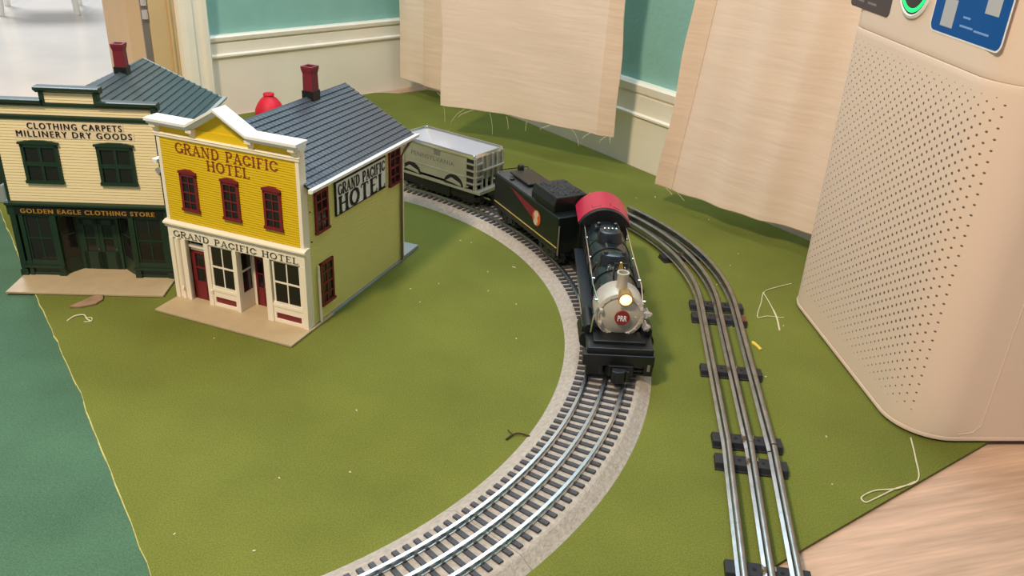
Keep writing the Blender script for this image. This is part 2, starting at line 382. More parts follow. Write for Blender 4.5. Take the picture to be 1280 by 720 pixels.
# ------------------------------------------------------------------ roadbed track
CX, CY, RAD = -358.3, 758.5, 457.0
def cpt(r, t): return (CX+r*math.cos(math.radians(t)), CY+r*math.sin(math.radians(t)))
def arc(r, a, b, n): return [cpt(r, a+(b-a)*i/n) for i in range(n+1)]
tie_mesh = [None]
def roadbed_track(a0, label):
    a1 = a0+45.0
    t = thing('roadbed_track', label, 'track', (0, 0, 0), 0, 'sections of the grey roadbed track')
    n = 36
    prof = [(-42.5, 0), (-40, 1.2), (-32, 6.2), (-30, 6.8), (30, 6.8), (32, 6.2), (40, 1.2), (42.5, 0)]
    pts = arc(RAD, a0+.03, a1-.03, n); tg = [(-math.sin(math.radians(a0+45*i/n)), math.cos(math.radians(a0+45*i/n))) for i in range(n+1)]
    B().sweep(prof, pts, tg).build('roadbed', 'ballast', t)
    rp = [(-2.2, 7.2), (-2.2, 8.0), (-.6, 8.6), (-.6, 10.2), (-1.5, 10.8), (-1.3, 12), (1.3, 12), (1.5, 10.8), (.6, 10.2), (.6, 8.6), (2.2, 8.0), (2.2, 7.2)]
    for off in (-17.6, 0, 17.6):
        B().sweep([(q[0]+off, q[1]) for q in rp], pts, tg).build('rail', 'rail', t, smooth=False)
    if tie_mesh[0] is None:
        b = B()
        for lo, hi in ((-28, -20.6), (-20.6, 20.6), (20.6, 28)):
            zt = 8.4 if abs(lo+hi) > 5 else 7.9
            b.add([(lo, -2.3, 6.5), (hi, -2.3, 6.5), (hi, 2.3, 6.5), (lo, 2.3, 6.5), (lo+.3, -1.9, zt), (hi-.3, -1.9, zt), (hi-.3, 1.9, zt), (lo+.3, 1.9, zt)], [(0,3,2,1),(4,5,6,7),(0,1,5,4),(1,2,6,5),(2,3,7,6),(3,0,4,7)])
        for off in (-17.6, 0, 17.6):
            b.box(off-3.4, off-2.2, -1.2, 1.2, 7.5, 9.2); b.box(off+2.2, off+3.4, -1.2, 1.2, 7.5, 9.2)
        first = b.build('tie', 'tie', t); tie_mesh[0] = first.data
        objs = [first]
    else: objs = []
    for k in range(37):
        ang = a0+45.0*(k+.5)/37
        o = objs.pop() if objs else bpy.data.objects.new('tie', tie_mesh[0])
        if o.name not in COL.objects: COL.objects.link(o)
        o.parent = t; p = cpt(RAD, ang); o.location = Vector((p[0], p[1], 0))*MM; o.rotation_euler = (0, 0, math.radians(ang))
    return t
roadbed_track(-85.0, 'grey roadbed track section at the bottom edge of the photo, nearest the viewer')
roadbed_track(-40.0, 'grey curved roadbed track section in front of and under the locomotive')
roadbed_track(5.0, 'grey curved roadbed track section under the tender')
roadbed_track(50.0, 'grey curved roadbed track section under the silver hopper car, behind the hotel')

# ------------------------------------------------------------------ bare tubular track
TR = [(-1.1, 5.6), (-4.0, 5.2), (-4.0, 6.0), (-1.0, 7.2), (-1.0, 9.6), (-2.5, 10.6), (-2.9, 12.2), (-2.3, 13.7), (-1.0, 14.6), (1.0, 14.6), (2.3, 13.7), (2.9, 12.2), (2.5, 10.6), (1.0, 9.6), (1.0, 7.2), (4.0, 6.0), (4.0, 5.2), (1.1, 5.6)]
def metal_tie(parent, x, y, deg, rusty=False):
    b = B().prism([(-9.5, 0), (-9.5, 1.2), (-8.6, 1.4), (-6.4, 6.0), (6.4, 6.0), (8.6, 1.4), (9.5, 1.2), (9.5, 0)], 'x', -29, 29)
    o = b.build('tie', 'tubetie', parent, bevel=0.5); o.location = Vector((x, y, 0))*MM; o.rotation_euler = (0, 0, math.radians(deg))
    h = B()
    for hx in (-9.5, 9.5): h.cyl((hx, 0, 0), 1.6, 5.0, 6.2, 'z', 10)
    h.build('screw_hole', 'dark', o)
    cl = B(); cl.box(-4.6, 4.6, -2.6, 2.6, 5.8, 7.4); cl.box(-4.8, -3.8, -2.2, 2.2, 5.2, 9.0); cl.box(3.8, 4.8, -2.2, 2.2, 5.2, 9.0)
    cl.build('rail_clip', 'pin', o)
    if rusty: B().box(22, 28.6, -6, 5.6, 6.0, 6.3).build('rust_patch', 'rust', o)
    return o
def tube_track(path, tg, ties, label, name='tubular_track'):
    t = thing(name, label, 'track', (0, 0, 0), 0, 'sections of bare tubular track')
    for off in (-18.5, 0, 18.5):
        B().sweep([(q[0]+off, q[1]) for q in TR], path, tg).build('rail', 'tuberail', t, smooth=True)
    for x, y, d, r in ties: metal_tie(t, x, y, d, r)
    return t
# curve: centre (-140,843) radius 367, straight runs toward the camera
TCX, TCY, TRD, T0 = -140.3, 864.0, 367.0, -4.9
def tpt(a): return (TCX+TRD*math.cos(math.radians(a)), TCY+TRD*math.sin(math.radians(a)))
angs = [T0+45*i/24 for i in range(25)]
tube_track([tpt(a) for a in angs], [(-math.sin(math.radians(a)), math.cos(math.radians(a))) for a in angs],
           [(*tpt(T0+1.6), T0+1.6, False), (*tpt(T0+22.5), T0+22.5, False), (*tpt(T0+43.4), T0+43.4, False)],
           'curved section of bare tubular track bending away behind the locomotive')
S0 = Vector(tpt(T0)); sd = Vector((-math.sin(math.radians(4.9)), -math.cos(math.radians(4.9))))
def straight(p, d, L, label, offs, rusty):
    q = p+d*L; deg = math.degrees(math.atan2(d.y, d.x))+90
    ties = [(*(p+d*o), deg, (i == 0 and rusty)) for i, o in enumerate(offs)]
    tube_track([tuple(p+d*(L*i/6)) for i in range(7)], [tuple(-d)]*7, ties, label)
    return q
S1 = straight(S0, sd, 254, 'straight section of bare tubular track between the curved one and the bottom edge', (19, 127, 240), True)
sd2 = Vector((-math.sin(math.radians(7.4)), -math.cos(math.radians(7.4))))
straight(S1+sd2*0.6, sd2, 254, 'straight section of bare tubular track running out of the bottom edge of the photo', (16, 138, 240), False)

# ------------------------------------------------------------------ building helpers (u right, v back, z up; mm)
def siding_panel(u0, u1, v, z0, z1, pitch, lip=0.85, axis='front', holes=None):
    b = B(); n = max(1, round((z1-z0)/pitch)); h = (z1-z0)/n
    for i in range(n):
        a = z0+i*h; c = a+h
        # each board has a shadow gap under it
        g = a+min(.62, h*.28)
        pr = [(.05, a), (.05, g), (lip, g), (lip*.8, c), (.05, c)]
        if axis == 'front':
            vs = [(u0, v-d, z) for d, z in pr]+[(u1, v-d, z) for d, z in pr]
        else:   # right side, outward +u ; u0..u1 run along v, 'v' is the u of the wall
            vs = [(v+d, u0, z) for d, z in pr]+[(v+d, u1, z) for d, z in pr]
        b.add(vs, [(0, 1, 6, 5), (1, 2, 7, 6), (2, 3, 8, 7), (3, 4, 9, 8)])
    return b
def window(parent, u0, u1, z0, z1, v, mat, face='front', cols=2, rows=2, hood=0, rail=1.6, mun=.8, depth=1.8, label=None, peak=0):
    """frame with muntins as the window, its glass as a sub-part"""
    b = B(); fr = rail
    def bx(a0, a1, c0, c1, d0, d1):
        if face == 'front': b.box(a0, a1, v-d1, v-d0, c0, c1)
        else: b.box(v+d0, v+d1, a0, a1, c0, c1)
    bx(u0, u0+fr, z0, z1, 0, depth); bx(u1-fr, u1, z0, z1, 0, depth)
    bx(u0, u1, z1-fr, z1, 0, depth); bx(u0-.8, u1+.8, z0, z0+fr, 0, depth+.9)
    for i in range(1, cols): c = u0+(u1-u0)*i/cols; bx(c-mun/2, c+mun/2, z0, z1, 0, depth-.5)
    for i in range(1, rows):
        c = z0+(z1-z0)*i/rows; w = mun*1.5 if i*2 == rows else mun
        bx(u0, u1, c-w/2, c+w/2, 0, depth-.4)
    if hood:
        bx(u0-hood, u1+hood, z1, z1+2.2, 0, depth+1.0)
        m = (u0+u1)/2
        if face == 'front' and peak: b.prism([(u0-hood*.2, z1+2.2), (u1+hood*.2, z1+2.2), (m+(u1-u0)*.18, z1+2.2+peak), (m-(u1-u0)*.18, z1+2.2+peak)], 'y', v-depth-.5, v)
    w = b.build('window', mat, parent)
    g = B()
    if face == 'front': g.box(u0+.3, u1-.3, v-.7, v-.2, z0+.3, z1-.3)
    else: g.box(v+.2, v+.7, u0+.3, u1-.3, z0+.3, z1-.3)
    g.build('pane', 'pane', w)
    return w
def gable_roof(parent, mat, v0, v1, ue, ze, zr, rows, tabs):
    b = B(); n = rows; th = 1.1
    for sgn in (-1, 1):
        for i in range(n):
            t0, t1 = i/n, (i+1)/n
            ua, ub = sgn*ue*t0, sgn*ue*t1; za, zb = zr+(ze-zr)*t0, zr+(ze-zr)*t1
            nt = tabs if tabs else 1
            off = .5 if (tabs and i % 2) else 0
            for k in range(nt+1 if tabs else 1):
                if tabs:
                    w = (v1-v0)/nt; y0 = max(v0, v0+(k-off)*w+.42); y1 = min(v1, v0+(k-off+1)*w-.42)
                    if y1-y0 < .6: continue
                else: y0, y1 = v0, v1
                b.add([(ua, y0, za-.2), (ua, y1, za-.2), (ub, y1, zb+th), (ub, y0, zb+th), (ub, y0, zb-1), (ub, y1, zb-1)], [(0, 1, 2, 3), (3, 2, 5, 4)])
    # under deck
    r = b.build('roof', mat, parent)
    B().prism([(-ue, ze-2), (0, zr-1.2), (ue, ze-2), (ue, ze-.3), (0, zr-.2), (-ue, ze-.3)], 'y', v0, v1).build('roof_deck', 'black', r)
    B().prism([(-2.4, zr-1.4), (0, zr+.6), (2.4, zr-1.4)], 'y', v0, v1).build('ridge_cap', mat, r)
    return r
def chimney(parent, u, v, z0):
    b = B()
    def ring(h, z): return [(u-h, v-h, z), (u+h, v-h, z), (u+h, v+h, z), (u-h, v+h, z)]
    b.rings([ring(6.1, z0+4), ring(5.8, z0+22), ring(6.9, z0+27), ring(7.1, z0+30), ring(4.4, z0+30), ring(4.4, z0+14)])
    c = b.build('chimney', 'brick', parent, bevel=0.5)
    B().box(u-7.0, u+7.0, v-7.0, v+7.0, z0-9, z0+4.5).build('chimney_base', 'black', c, bevel=0.4)
    B().box(u-4.2, u+4.2, v-4.2, v+4.2, z0+20, z0+24).build('flue', 'dark', c)
    return c
def shell(parent, mat, d, ue, ze, zr, side_pitch):
    # side and back walls behind the facade, pentagonal
    b = B().prism([(-80, 84), (80, 84), (80, ze), (0, zr-3), (-80, ze)], 'y', 4, d)
    b.box(-80, 80, 40, d, 2, 84)
    b.build('walls', mat, parent)
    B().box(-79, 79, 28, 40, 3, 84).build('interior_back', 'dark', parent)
    B().box(-80, -77, 4, 42, 2, 84).build('side_wall', mat, parent); B().box(77, 80, 4, 42, 2, 84).build('side_wall', mat, parent)
    B().box(-82.5, 82.5, 1, d+2, 0, 2.6).build('foundation', 'base', parent, bevel=.3)

def storefront_window(parent, u0, u1, z0, z1, v, mat):
    return window(parent, u0, u1, z0, z1, v, mat, cols=2, rows=2, rail=2.0, mun=1.3, depth=1.6)
def door(parent, u0, u1, z0, z1, v, mat, halves=2, panes=(.38, .95)):
    b = B(); w = u1-u0; h = z1-z0
    b.box(u0, u0+w*.22, v-1.6, v, z0, z1); b.box(u1-w*.22, u1, v-1.6, v, z0, z1); b.box(u0, u1, v-1.6, v, z0, z0+h*panes[0]); b.box(u0, u1, v-1.6, v, z0+h*panes[1], z1)
    m = z0+h*(panes[0]+panes[1])/2; b.box(u0, u1, v-1.3, v, m-1.0, m+1.0)
    b.box(u0+w*.24, u1-w*.24, v-2.0, v-1.5, z0+h*.08, z0+h*.3)
    d = b.build('door', mat, parent)
    B().box(u0+.5, u1-.5, v-.6, v-.2, z0+.5, z1-.5).build('pane', 'pane', d)
    B().lathe([(.1, -2.9), (.7, -2.6), (.7, -2.0), (.3, -1.5)], 'y', (u1-w*.1, v, z0+h*.42), 10).build('door_knob', 'brass', d)
    return d

# ------------------------------------------------------------------ yellow hotel
HO, HR = (-276.2, 772.6, 0), -20.5
ho = thing('hotel_building', 'yellow two-storey model hotel with white false front and maroon windows', 'model building', HO, HR)
shell(ho, 'lemon', 197, 89, 150, 197, 2)
siding_panel(10, 191, 80, 3, 149, 2.15, 1.0, 'side').build('side_siding', 'lemon', ho)
B().box(-80.5, 80.5, -.1, 6, 84, 190).build('front_wall', 'yellow', ho)
siding_panel(-78, 78, 0, 91, 177.5, 2.45).build('front_siding', 'yellow', ho)
# gable field behind the raking cornice
B().prism([(-80.5, 190), (80.5, 190), (80.5, 193), (31, 193), (-3, 212), (-37, 193), (-80.5, 193)], 'y', 1, 6).build('parapet', 'yellow', ho)
# corner boards
for q in ((-81.5, -77.6, -1.2, 9, 3, 192), (77.6, 81.5, -1.2, 9, 3, 192), (77.4, 81.2, 191, 198.5, 3, 150)): B().box(*q).build('corner_board', 'ivory', ho)
# frieze moulding and belt cornice
fz = B().prism([(-1.2, 177), (-2.4, 178), (-2.4, 180), (-3.2, 181), (-1, 182), (2, 182), (2, 177)], 'x', -83, 83); fz.build('frieze_moulding', 'ivory', ho)
bc = B().prism([(-1.5, 82), (-3, 83.5), (-3, 85), (-5.5, 87), (-5.5, 88.6), (-1, 90.6), (4, 90.6), (4, 82)], 'x', -84.5, 84.5); bc.build('belt_cornice', 'ivory', ho)
# top cornice: two level runs and two raking runs, one continuous profile in elevation
def cornice_run(b, pts, y0, y1, t0, t1):
    for (a, c) in zip(pts, pts[1:]):
        b.prism([(a[0], a[1]+t0), (c[0], c[1]+t0), (c[0], c[1]+t1), (a[0], a[1]+t1)], 'y', y0, y1)
line = [(-86, 192.5), (-37, 192.5), (-3, 212), (31, 192.5), (86, 192.5)]
tc = B(); cornice_run(tc, line, -10, 9, 1.2, 4.2); cornice_run(tc, line, -7.2, 6, -1.8, 1.4); cornice_run(tc, line, -4.6, 5, -3.4, -1.6)
tc.build('top_cornice', 'white', ho, bevel=.3)
for u in (-79.5, -36.5, 30.5, 77.5):
    k = B().prism([(0, 181), (-2.2, 181), (-2.6, 184), (-5.8, 188), (-6.2, 191), (0, 191)], 'x', u-2.6, u+2.6); k.box(u-3.4, u+3.4, -6.8, 0, 187.6, 190.8)
    k.build('bracket', 'ivory', ho)
place_text(serif_text('GRAND PACIFIC', 118, 10.5, .18, .09), 'lettering', 'redink', ho, -1, -.6, 169.0)
place_text(serif_text('HOTEL', 50, 10.5, .18, .09), 'lettering', 'redink', ho, 0.5, -.6, 156.5)
for u in (-59, -9.5, 38.6): window(ho, u+.6, u+20.8, 104.5, 144, -.4, 'maroon', cols=2, rows=4, hood=.3, rail=2.9, mun=.9, depth=2.0, peak=1.8)
# name board over the shop front
nb = B().box(-82, 82, -2.2, 4, 72, 82).build('name_board', 'ivory', ho, bevel=.3)
place_text(serif_text('GRAND PACIFIC HOTEL', 150, 6.6, .16, .08), 'lettering', 'ink', nb, 0, -2.4, 77)
# shop front
sf = B()
for a, c in ((-82, -77), (-73.5, -69.5), (-66, -62), (-39, -33.5), (-3.2, 0.6), (33.5, 40.5), (76, 82)):
    sf.box(a, c, -2.4, 3, 2.6, 72)
sf.box(-80, -62, -.5, 3, 2.6, 72); sf.box(-62, -39, 5, 8, 58.6, 62); sf.box(-41, -34, 0, 8, 2.6, 72)
sf.box(-34, -2, -1.6, 2, 20, 23.6); sf.box(-34, -2, -1.0, 2, 2.6, 6.4); sf.box(-34, -2, -1.0, 2, 13.4, 21); sf.box(-34, -31.5, -1, 2, 6, 14); sf.box(-6, -2, -1, 2, 6, 14)
sf.box(40, 77, -1.6, 2, 20, 23.6); sf.box(40, 77, -1.0, 2, 2.6, 6.4); sf.box(40, 77, -1.0, 2, 13.4, 21); sf.box(40, 43.5, -1, 2, 6, 14); sf.box(73, 77, -1, 2, 6, 14)
sf.box(-36, -33, -3.4, 1, 18.2, 21.4); sf.box(-62, -39, 3, 8, 62, 65)
sf.box(1, 4.5, 20, 24, 2.6, 72); sf.box(17, 34, 20, 24, 2.6, 72); sf.box(4, 17, 20, 24, 58.5, 72)
sf.build('shop_front', 'ivory', ho, bevel=.25)
B().box(-33, -3, .4, 1.6, 6, 14).build('kick_panel', 'maroon', ho); B().box(41, 76, .4, 1.6, 6, 14).build('kick_panel', 'maroon', ho)
door(ho, -61.5, -42, 2.6, 58, 6, 'maroon')
window(ho, -61.5, -41.5, 65, 71.5, 6, 'ivory', cols=2, rows=1, rail=.7, mun=.8, depth=1.2)
storefront_window(ho, -33.5, -4, 23.6, 72, 1.2, 'ivory')
storefront_window(ho, 42, 75, 23.6, 72, 1.2, 'ivory')
door(ho, 4.2, 17, 2.6, 58, 22, 'maroon')
# side of the left bay, facing the recess
sw = B(); sw.box(-1.5, .6, 2, 23, 2.6, 22); sw.box(-1.5, .6, 2, 5, 22, 72); sw.box(-1.5, .6, 20, 23, 22, 72); sw.box(-1.5, .6, 2, 23, 66, 72); sw.box(-1.2, .4, 2, 23, 45, 47)
swo = sw.build('bay_side', 'ivory', ho); B().box(-.8, -.3, 3, 22, 22, 68).build('pane', 'pane', swo)
dp = B().tube([(-71, -2.6, 72), (-71, -2.6, 18), (-70.2, -4, 15)], 1.3, 8); dp.build('front_downspout', 'ivory', ho, smooth=True)
# side windows, sign, gutter, pipes
for v0, v1, z0, z1 in ((19.5, 42, 98, 141), (22.5, 45.5, 18, 65.5), (164, 188, 101, 143)): window(ho, v0, v1, z0, z1, 81.2, 'maroon', face='right', cols=2, rows=4, rail=2.6, mun=1.5, depth=2.0)
sg = B().box(80.4, 82.8, 55, 155.5, 104.6, 140.6).build('wall_sign', 'ink', ho)
B().box(82.6, 83.1, 56.6, 153.9, 106.2, 139.0).build('sign_face', 'signwhite', sg)
place_text(serif_text('GRAND PACIFIC', 93, 11.5, .19, .09), 'lettering', 'ink', sg, 83.2, 105.2, 131.2, 'right')
place_text(serif_text('HOTEL', 94, 17.5, .27, .09), 'lettering', 'ink', sg, 83.2, 105.2, 115.4, 'right')
ho_roof = gable_roof(ho, 'slate', 5, 212, 90, 149.5, 197, 15, 34)
gt = B().prism([(88, 147.4), (91.4, 147), (93.4, 148.6), (93.6, 151.4), (91.8, 151.4), (88, 151.0)], 'y', 1.5, 214); gt.build('gutter', 'white', ho, bevel=.3)
B().prism([(-88, 147.4), (-91.4, 147), (-93.4, 148.6), (-93.6, 151.4), (-91.8, 151.4), (-88, 151.0)], 'y', 1.5, 214).build('gutter', 'white', ho, bevel=.3)
B().tube([(83, 18.6, 65), (83, 18.6, 3)], 1.3, 8).build('side_downspout', 'ivory', ho, smooth=True)
B().tube([(88, 207, 147), (84, 196, 136), (83, 190, 130), (83, 190, 3)], 1.5, 8).build('rear_downspout', 'pipe', ho, smooth=True)
chimney(ho, 1.0, 142, 199)
B().box(-82, 84, -35, 40, 0.4, 2.7).build('sidewalk', 'walk', ho, bevel=.4)
B().box(20, 82.2, 197, 233, 0.2, 5.0).build('back_step', 'base', ho, bevel=.4)
vt = B(); vt.cyl((0, 0, 0), .7, 80.5, 81.1, 'x', 8)
for zz in (124, 93): B().cyl((0, 12.5, zz), .8, 80.2, 81.6, 'x', 8).build('peg_hole', 'dark', ho)

# ------------------------------------------------------------------ cream and green store
SO, SR = (-450.7, 836.3, 0), 3.6
so = thing('store_building', 'cream two-storey model clothing store with dark green trim and double doors', 'model building', SO, SR)
shell(so, 'cream', 197, 89, 150, 195, 3)
B().box(-80.5, 80.5, -.1, 6, 84, 193).build('front_wall', 'cream', so)
siding_panel(-79, 79, 0, 88, 176, 3.1).build('front_siding', 'cream', so)
siding_panel(-79, 79, 0, 181, 192, 2.7).build('top_siding', 'cream', so)
siding_panel(-24, 24, -.4, 194, 205.5, 2.9).build('parapet_siding', 'cream', so)
B().box(-26, 26, 0, 5, 192, 206).build('parapet', 'cream', so)
g1 = B().prism([(-1, 190), (-3.2, 191.6), (-3.2, 193), (-6.5, 195), (-6.5, 197.2), (-4.5, 197.8), (5, 197.8), (5, 190)], 'x', -86, -26.5)
g1.prism([(-1, 190), (-3.2, 191.6), (-3.2, 193), (-6.5, 195), (-6.5, 197.2), (-4.5, 197.8), (5, 197.8), (5, 190)], 'x', 26.5, 86)
g1.box(-27, 27, -2.6, 5, 190.4, 194); g1.box(-28.5, -24, -2.6, 5, 192, 206); g1.box(24, 28.5, -2.6, 5, 192, 206)
g1.box(79.5, 84.5, -5, 3, 186, 194); g1.box(-84.5, -79.5, -5, 3, 186, 194)
g1.prism([(-1.5, 204.4), (-3.5, 206), (-6.5, 208), (-6.5, 210.4), (-4.5, 211), (5, 211), (5, 204.4)], 'x', -31.5, 31.5)
g1.build('top_cornice', 'green', so, bevel=.25)
B().prism([(-.5, 175.6), (-2.4, 177), (-2.8, 180), (-.5, 181.6), (3, 181.6), (3, 175.6)], 'x', -83, 83).build('frieze_moulding', 'green', so)
for q in ((-82, -79, -1.2, 9, 84, 192), (79, 82, -1.2, 9, 84, 192)): B().box(*q).build('corner_board', 'green', so)
sb = B(); sb.box(-47, 48.5, -1.2, .4, 165.6, 175); sb.box(-60, 58.5, -1.2, .4, 157.4, 166.2)
sbo = sb.build('name_board', 'pinkboard', so)
place_text(plain_text('CLOTHING CARPETS', 93, 6.4, 0.0, 1.28, dbl=.26), 'lettering', 'ink', sbo, 0.5, -1.35, 170.2)
place_text(plain_text('MILLINERY DRY GOODS', 114, 6.4, 0.0, 1.28, dbl=.26), 'lettering', 'ink', sbo, -1, -1.35, 161.9)
for u0, u1 in ((-58.6, -18.6), (16.8, 56.2)): window(so, u0+1.5, u1-1.5, 109, 151, -.4, 'green', cols=2, rows=2, hood=1.8, rail=3.4, mun=3.0, depth=2.4, peak=2.0)
B().prism([(-1.5, 72.5), (-2.5, 73.5), (-2.5, 83), (-5.5, 85), (-5.5, 87.4), (-2, 88.6), (4, 88.6), (4, 72.5)], 'x', -84.5, 84.5).build('belt_cornice', 'green', so, bevel=.25)
sn = B().box(-77, 76.5, -3.1, -2.3, 74.6, 82.6).build('name_sign', 'black', so)
place_text(plain_text('GOLDEN EAGLE CLOTHING STORE', 138, 5.2, .02, 1.22, dbl=.15), 'lettering', 'gold', sn, -1, -3.3, 78.4)
# shop front: two bays, angled sides and recessed double door
sf = B()
for a, c in ((-83, -77), (-74.5, -70), (-42.5, -36.5), (38.5, 44), (72.5, 83)): sf.box(a, c, -2, 3, 2.6, 73)
sf.box(-84, -76, -3, 3, 2.6, 10); sf.box(76, 84, -3, 3, 2.6, 10); sf.box(-43.5, -36, -3, 3, 2.6, 7); sf.box(38, 45, -3, 3, 2.6, 7)
for a, c in ((-77, -38), (40, 78)):
    sf.box(a, c, -1.6, 3, 14, 19); sf.box(a, c, -.8, 3, 2.6, 6); sf.box(a, c, .2, 3, 5, 15); sf.box(a-3, c+1, -3.4, 2, 11.8, 14.4)
# angled bay sides
def slab2(b, p, q, t, z0, z1):
    p, q = Vector(p), Vector(q); d = (q-p).normalized(); n = Vector((-d.y, d.x))*t
    b.prism([tuple(p), tuple(q), tuple(q+n), tuple(p+n)], 'z', z0, z1)
for p, q in (((-38, 1), (-24.5, 19)), ((18.5, 20), (39, 1))):
    P_, Q_ = Vector(p), Vector(q); D_ = Q_-P_
    slab2(sf, p, q, 2, 2.6, 20); slab2(sf, p, tuple(P_+D_*.16), 2, 20, 73); slab2(sf, tuple(P_+D_*.84), q, 2, 20, 73); slab2(sf, p, q, 2, 68, 73); slab2(sf, p, q, 1.2, 46, 47.6)
sf.box(-25, 19, 18, 22, 62, 73); sf.box(-25.5, -22, 17.6, 22, 2.6, 73); sf.box(16, 19.5, 17.6, 22, 2.6, 73)
sf.build('shop_front', 'green', so, bevel=.25)
for p, q in (((-37.5, 2.2), (-24.2, 20)), ((19, 21), (39, 2.2))):
    gl = B(); slab2(gl, p, q, .5, 20, 68); gl.build('bay_side_pane', 'pane', so)
storefront_window(so, -70, -42, 19, 73, 1.2, 'green'); storefront_window(so, 44, 73, 19, 73, 1.2, 'green')
door(so, -22, -3.2, 2.7, 62, 19, 'green', panes=(.36, .9)); door(so, -2.8, 16, 2.7, 62, 19, 'green', panes=(.36, .9))
gable_roof(so, 'slategreen', 5, 212, 92, 149.5, 195, 14, 0)
for s in (1, -1): B().prism([(s*90, 147.4), (s*93.4, 147), (s*95.4, 148.6), (s*95.6, 151.4), (s*93.8, 151.4), (s*90, 151.0)], 'y', 1.5, 214).build('gutter', 'base', so, bevel=.3)
B().prism([(-92, 146), (0, 192), (92, 146), (92, 150), (0, 196), (-92, 150)], 'y', 210, 213).build('bargeboard', 'base', so)
chimney(so, 0.0, 142, 196.5)
B().box(-82, 80, -43, 40, 0.4, 2.7).build('sidewalk', 'walk', so, bevel=.4)
B().cyl((78.5, -1.5, 128), 3.0, -2.5, .6, 'y', 12).build('wall_lamp', 'base', so, smooth=True)

# dark building that shows as a sliver left of the store
db = thing('shed_building', 'dark model shed on a pale base, cut off by the left edge behind the store', 'model building', (-748, 1090, 0), 3.6)
B().box(-70, 78, -60, 60, 0.2, 24).build('foundation', 'base', db, bevel=.5)
B().box(-66, 74, -56, 56, 24, 96).build('walls', 'black', db)
B().prism([(-72, 96), (80, 96), (4, 108)], 'y', -60, 60).build('roof', 'slategreen', db)

# ------------------------------------------------------------------ rolling stock
def wheel(parent, x, y, z, r, name='wheel', spokes=False, sgn=1):
    b = B().lathe([(.6, -2.2), (r*.35, -2.2), (r*.4, -1.2), (r*.78, -1.0), (r*.82, -2.2), (r*.97, -2.2), (r, -1.2), (r, 1.2), (r+1.3, 1.6), (r+1.3, 2.6), (.6, 2.6)], 'y', (0, 0, 0), 24)
    o = b.build(name, 'loco', parent, smooth=True)
    o.location = Vector((x, y, z))*MM
    if sgn > 0: o.rotation_euler = (0, 0, math.pi)
    return o
def truck(parent, x, rz=12.0):
    t = B(); 
    for s in (-1, 1):
        t.prism([(-24, 20), (-20, 17), (-7, 17), (-5, 14), (5, 14), (7, 17), (20, 17), (24, 20), (22, 25), (8, 25), (6, 28), (-6, 28), (-8, 25), (-22, 25)], 'y', s*19, s*22.5)
        for wx in (-16, 16): t.cyl((wx, 0, 21.5), 3.2, s*22, s*24.2, 'y', 12)
        t.cyl((0, 0, 20.5), 2.4, s*22, s*23.6, 'y', 10)
    t.box(-5, 5, -20, 20, 21, 27)
    o = t.build('truck', 'loco', parent, bevel=.3); o.location = Vector((x, 0, 0))*MM
    for wx in (-16, 16):
        for s in (-1, 1): wheel(o, wx, s*16.5, rz+8.2, 8.2, 'wheel', sgn=s)
    return o
def coupler(parent, x, z, d=1):
    b = B(); b.box(min(x, x+d*10), max(x, x+d*10), -3, 3, z-3, z+3)
    b.prism([(x+d*8, -7), (x+d*14, -8), (x+d*17, -4), (x+d*16, 3), (x+d*12, 6), (x+d*9, 4)], 'z', z-6, z+6)
    b.box(min(x+d*11, x+d*14), max(x+d*11, x+d*14), 5, 8, z-5.5, z+5.5)
    return b.build('coupler', 'loco', parent, bevel=.7)

# locomotive: x forward, y to its own left (image right)
lo = thing('steam_locomotive', 'black model steam locomotive with red cab roof and lit headlamp', 'model locomotive', (99.5, 785, 0), -89.1)
BZ, BR = 61.5, 21.5
bo = B().lathe([(BR+1.6, -94), (BR+1.6, -48), (BR, -20), (BR-.4, 58)], 'x', (0, 0, BZ), 40).build('boiler', 'locogrey', lo, smooth=True)
for x in (-70, -46, -20, 6, 32): B().lathe([(BR+1.9 if x < -40 else BR+.9, x), (BR+1.9 if x < -40 else BR+.9, x+2)], 'x', (0, 0, BZ), 40).build('boiler_band', 'loco', bo, smooth=True)
sbx = B().lathe([(BR+.6, 58), (BR+1.8, 60), (BR+1.8, 83), (BR+.9, 85), (BR+.9, 87), (BR-2.2, 88), (BR-3, 86.6), (BR-5, 87.6), (10, 90), (3, 91)], 'x', (0, 0, BZ), 48).build('smokebox', 'smokebox', lo, smooth=True)
rv = B()
for k in range(18): a = 2*math.pi*k/18; rv.lathe([(.2, 88.6), (.9, 88.2), (.9, 87)], 'x', (0, (BR-1.0)*math.cos(a), BZ+(BR-1.0)*math.sin(a)), 8)
rv.build('rivets', 'smokebox', sbx, smooth=True)
hr_ = B(); hr_.box(86, 92, -BR+2, -BR+5, BZ-8, BZ-5); hr_.box(86, 92, -BR+2, -BR+5, BZ+5, BZ+8); hr_.build('door_hinge', 'smokebox', sbx, bevel=.4)
bd = B().cyl((0, 1.5, BZ+.5), 7.0, 89.5, 92.6, 'x', 28).build('badge', 'badge', sbx, smooth=True)
tm = plain_text('PRR', 8.6, 5.8, .02, 1.0, .2).build('lettering', 'signwhite', bd); tm.rotation_euler = (0, 0, math.radians(90)); tm.location = Vector((92.7, 1.5, BZ+.5))*MM
# headlamp
hl = B().lathe([(4.2, 79), (6.2, 81), (6.6, 85), (6.6, 93.6), (5.5, 94), (5.5, 92)], 'x', (0, 2.6, 81.5), 28).build('headlamp', 'lamphousing', lo, smooth=True)
B().lathe([(.1, 95.2), (3.4, 94.6), (5.4, 93.2), (5.4, 91.6)], 'x', (0, 2.6, 81.5), 24).build('bulb', 'lamp', hl, smooth=True)
B().box(78, 92, -1.2, 6, 72, 75).build('lamp_bracket', 'smokebox', hl, bevel=.5)
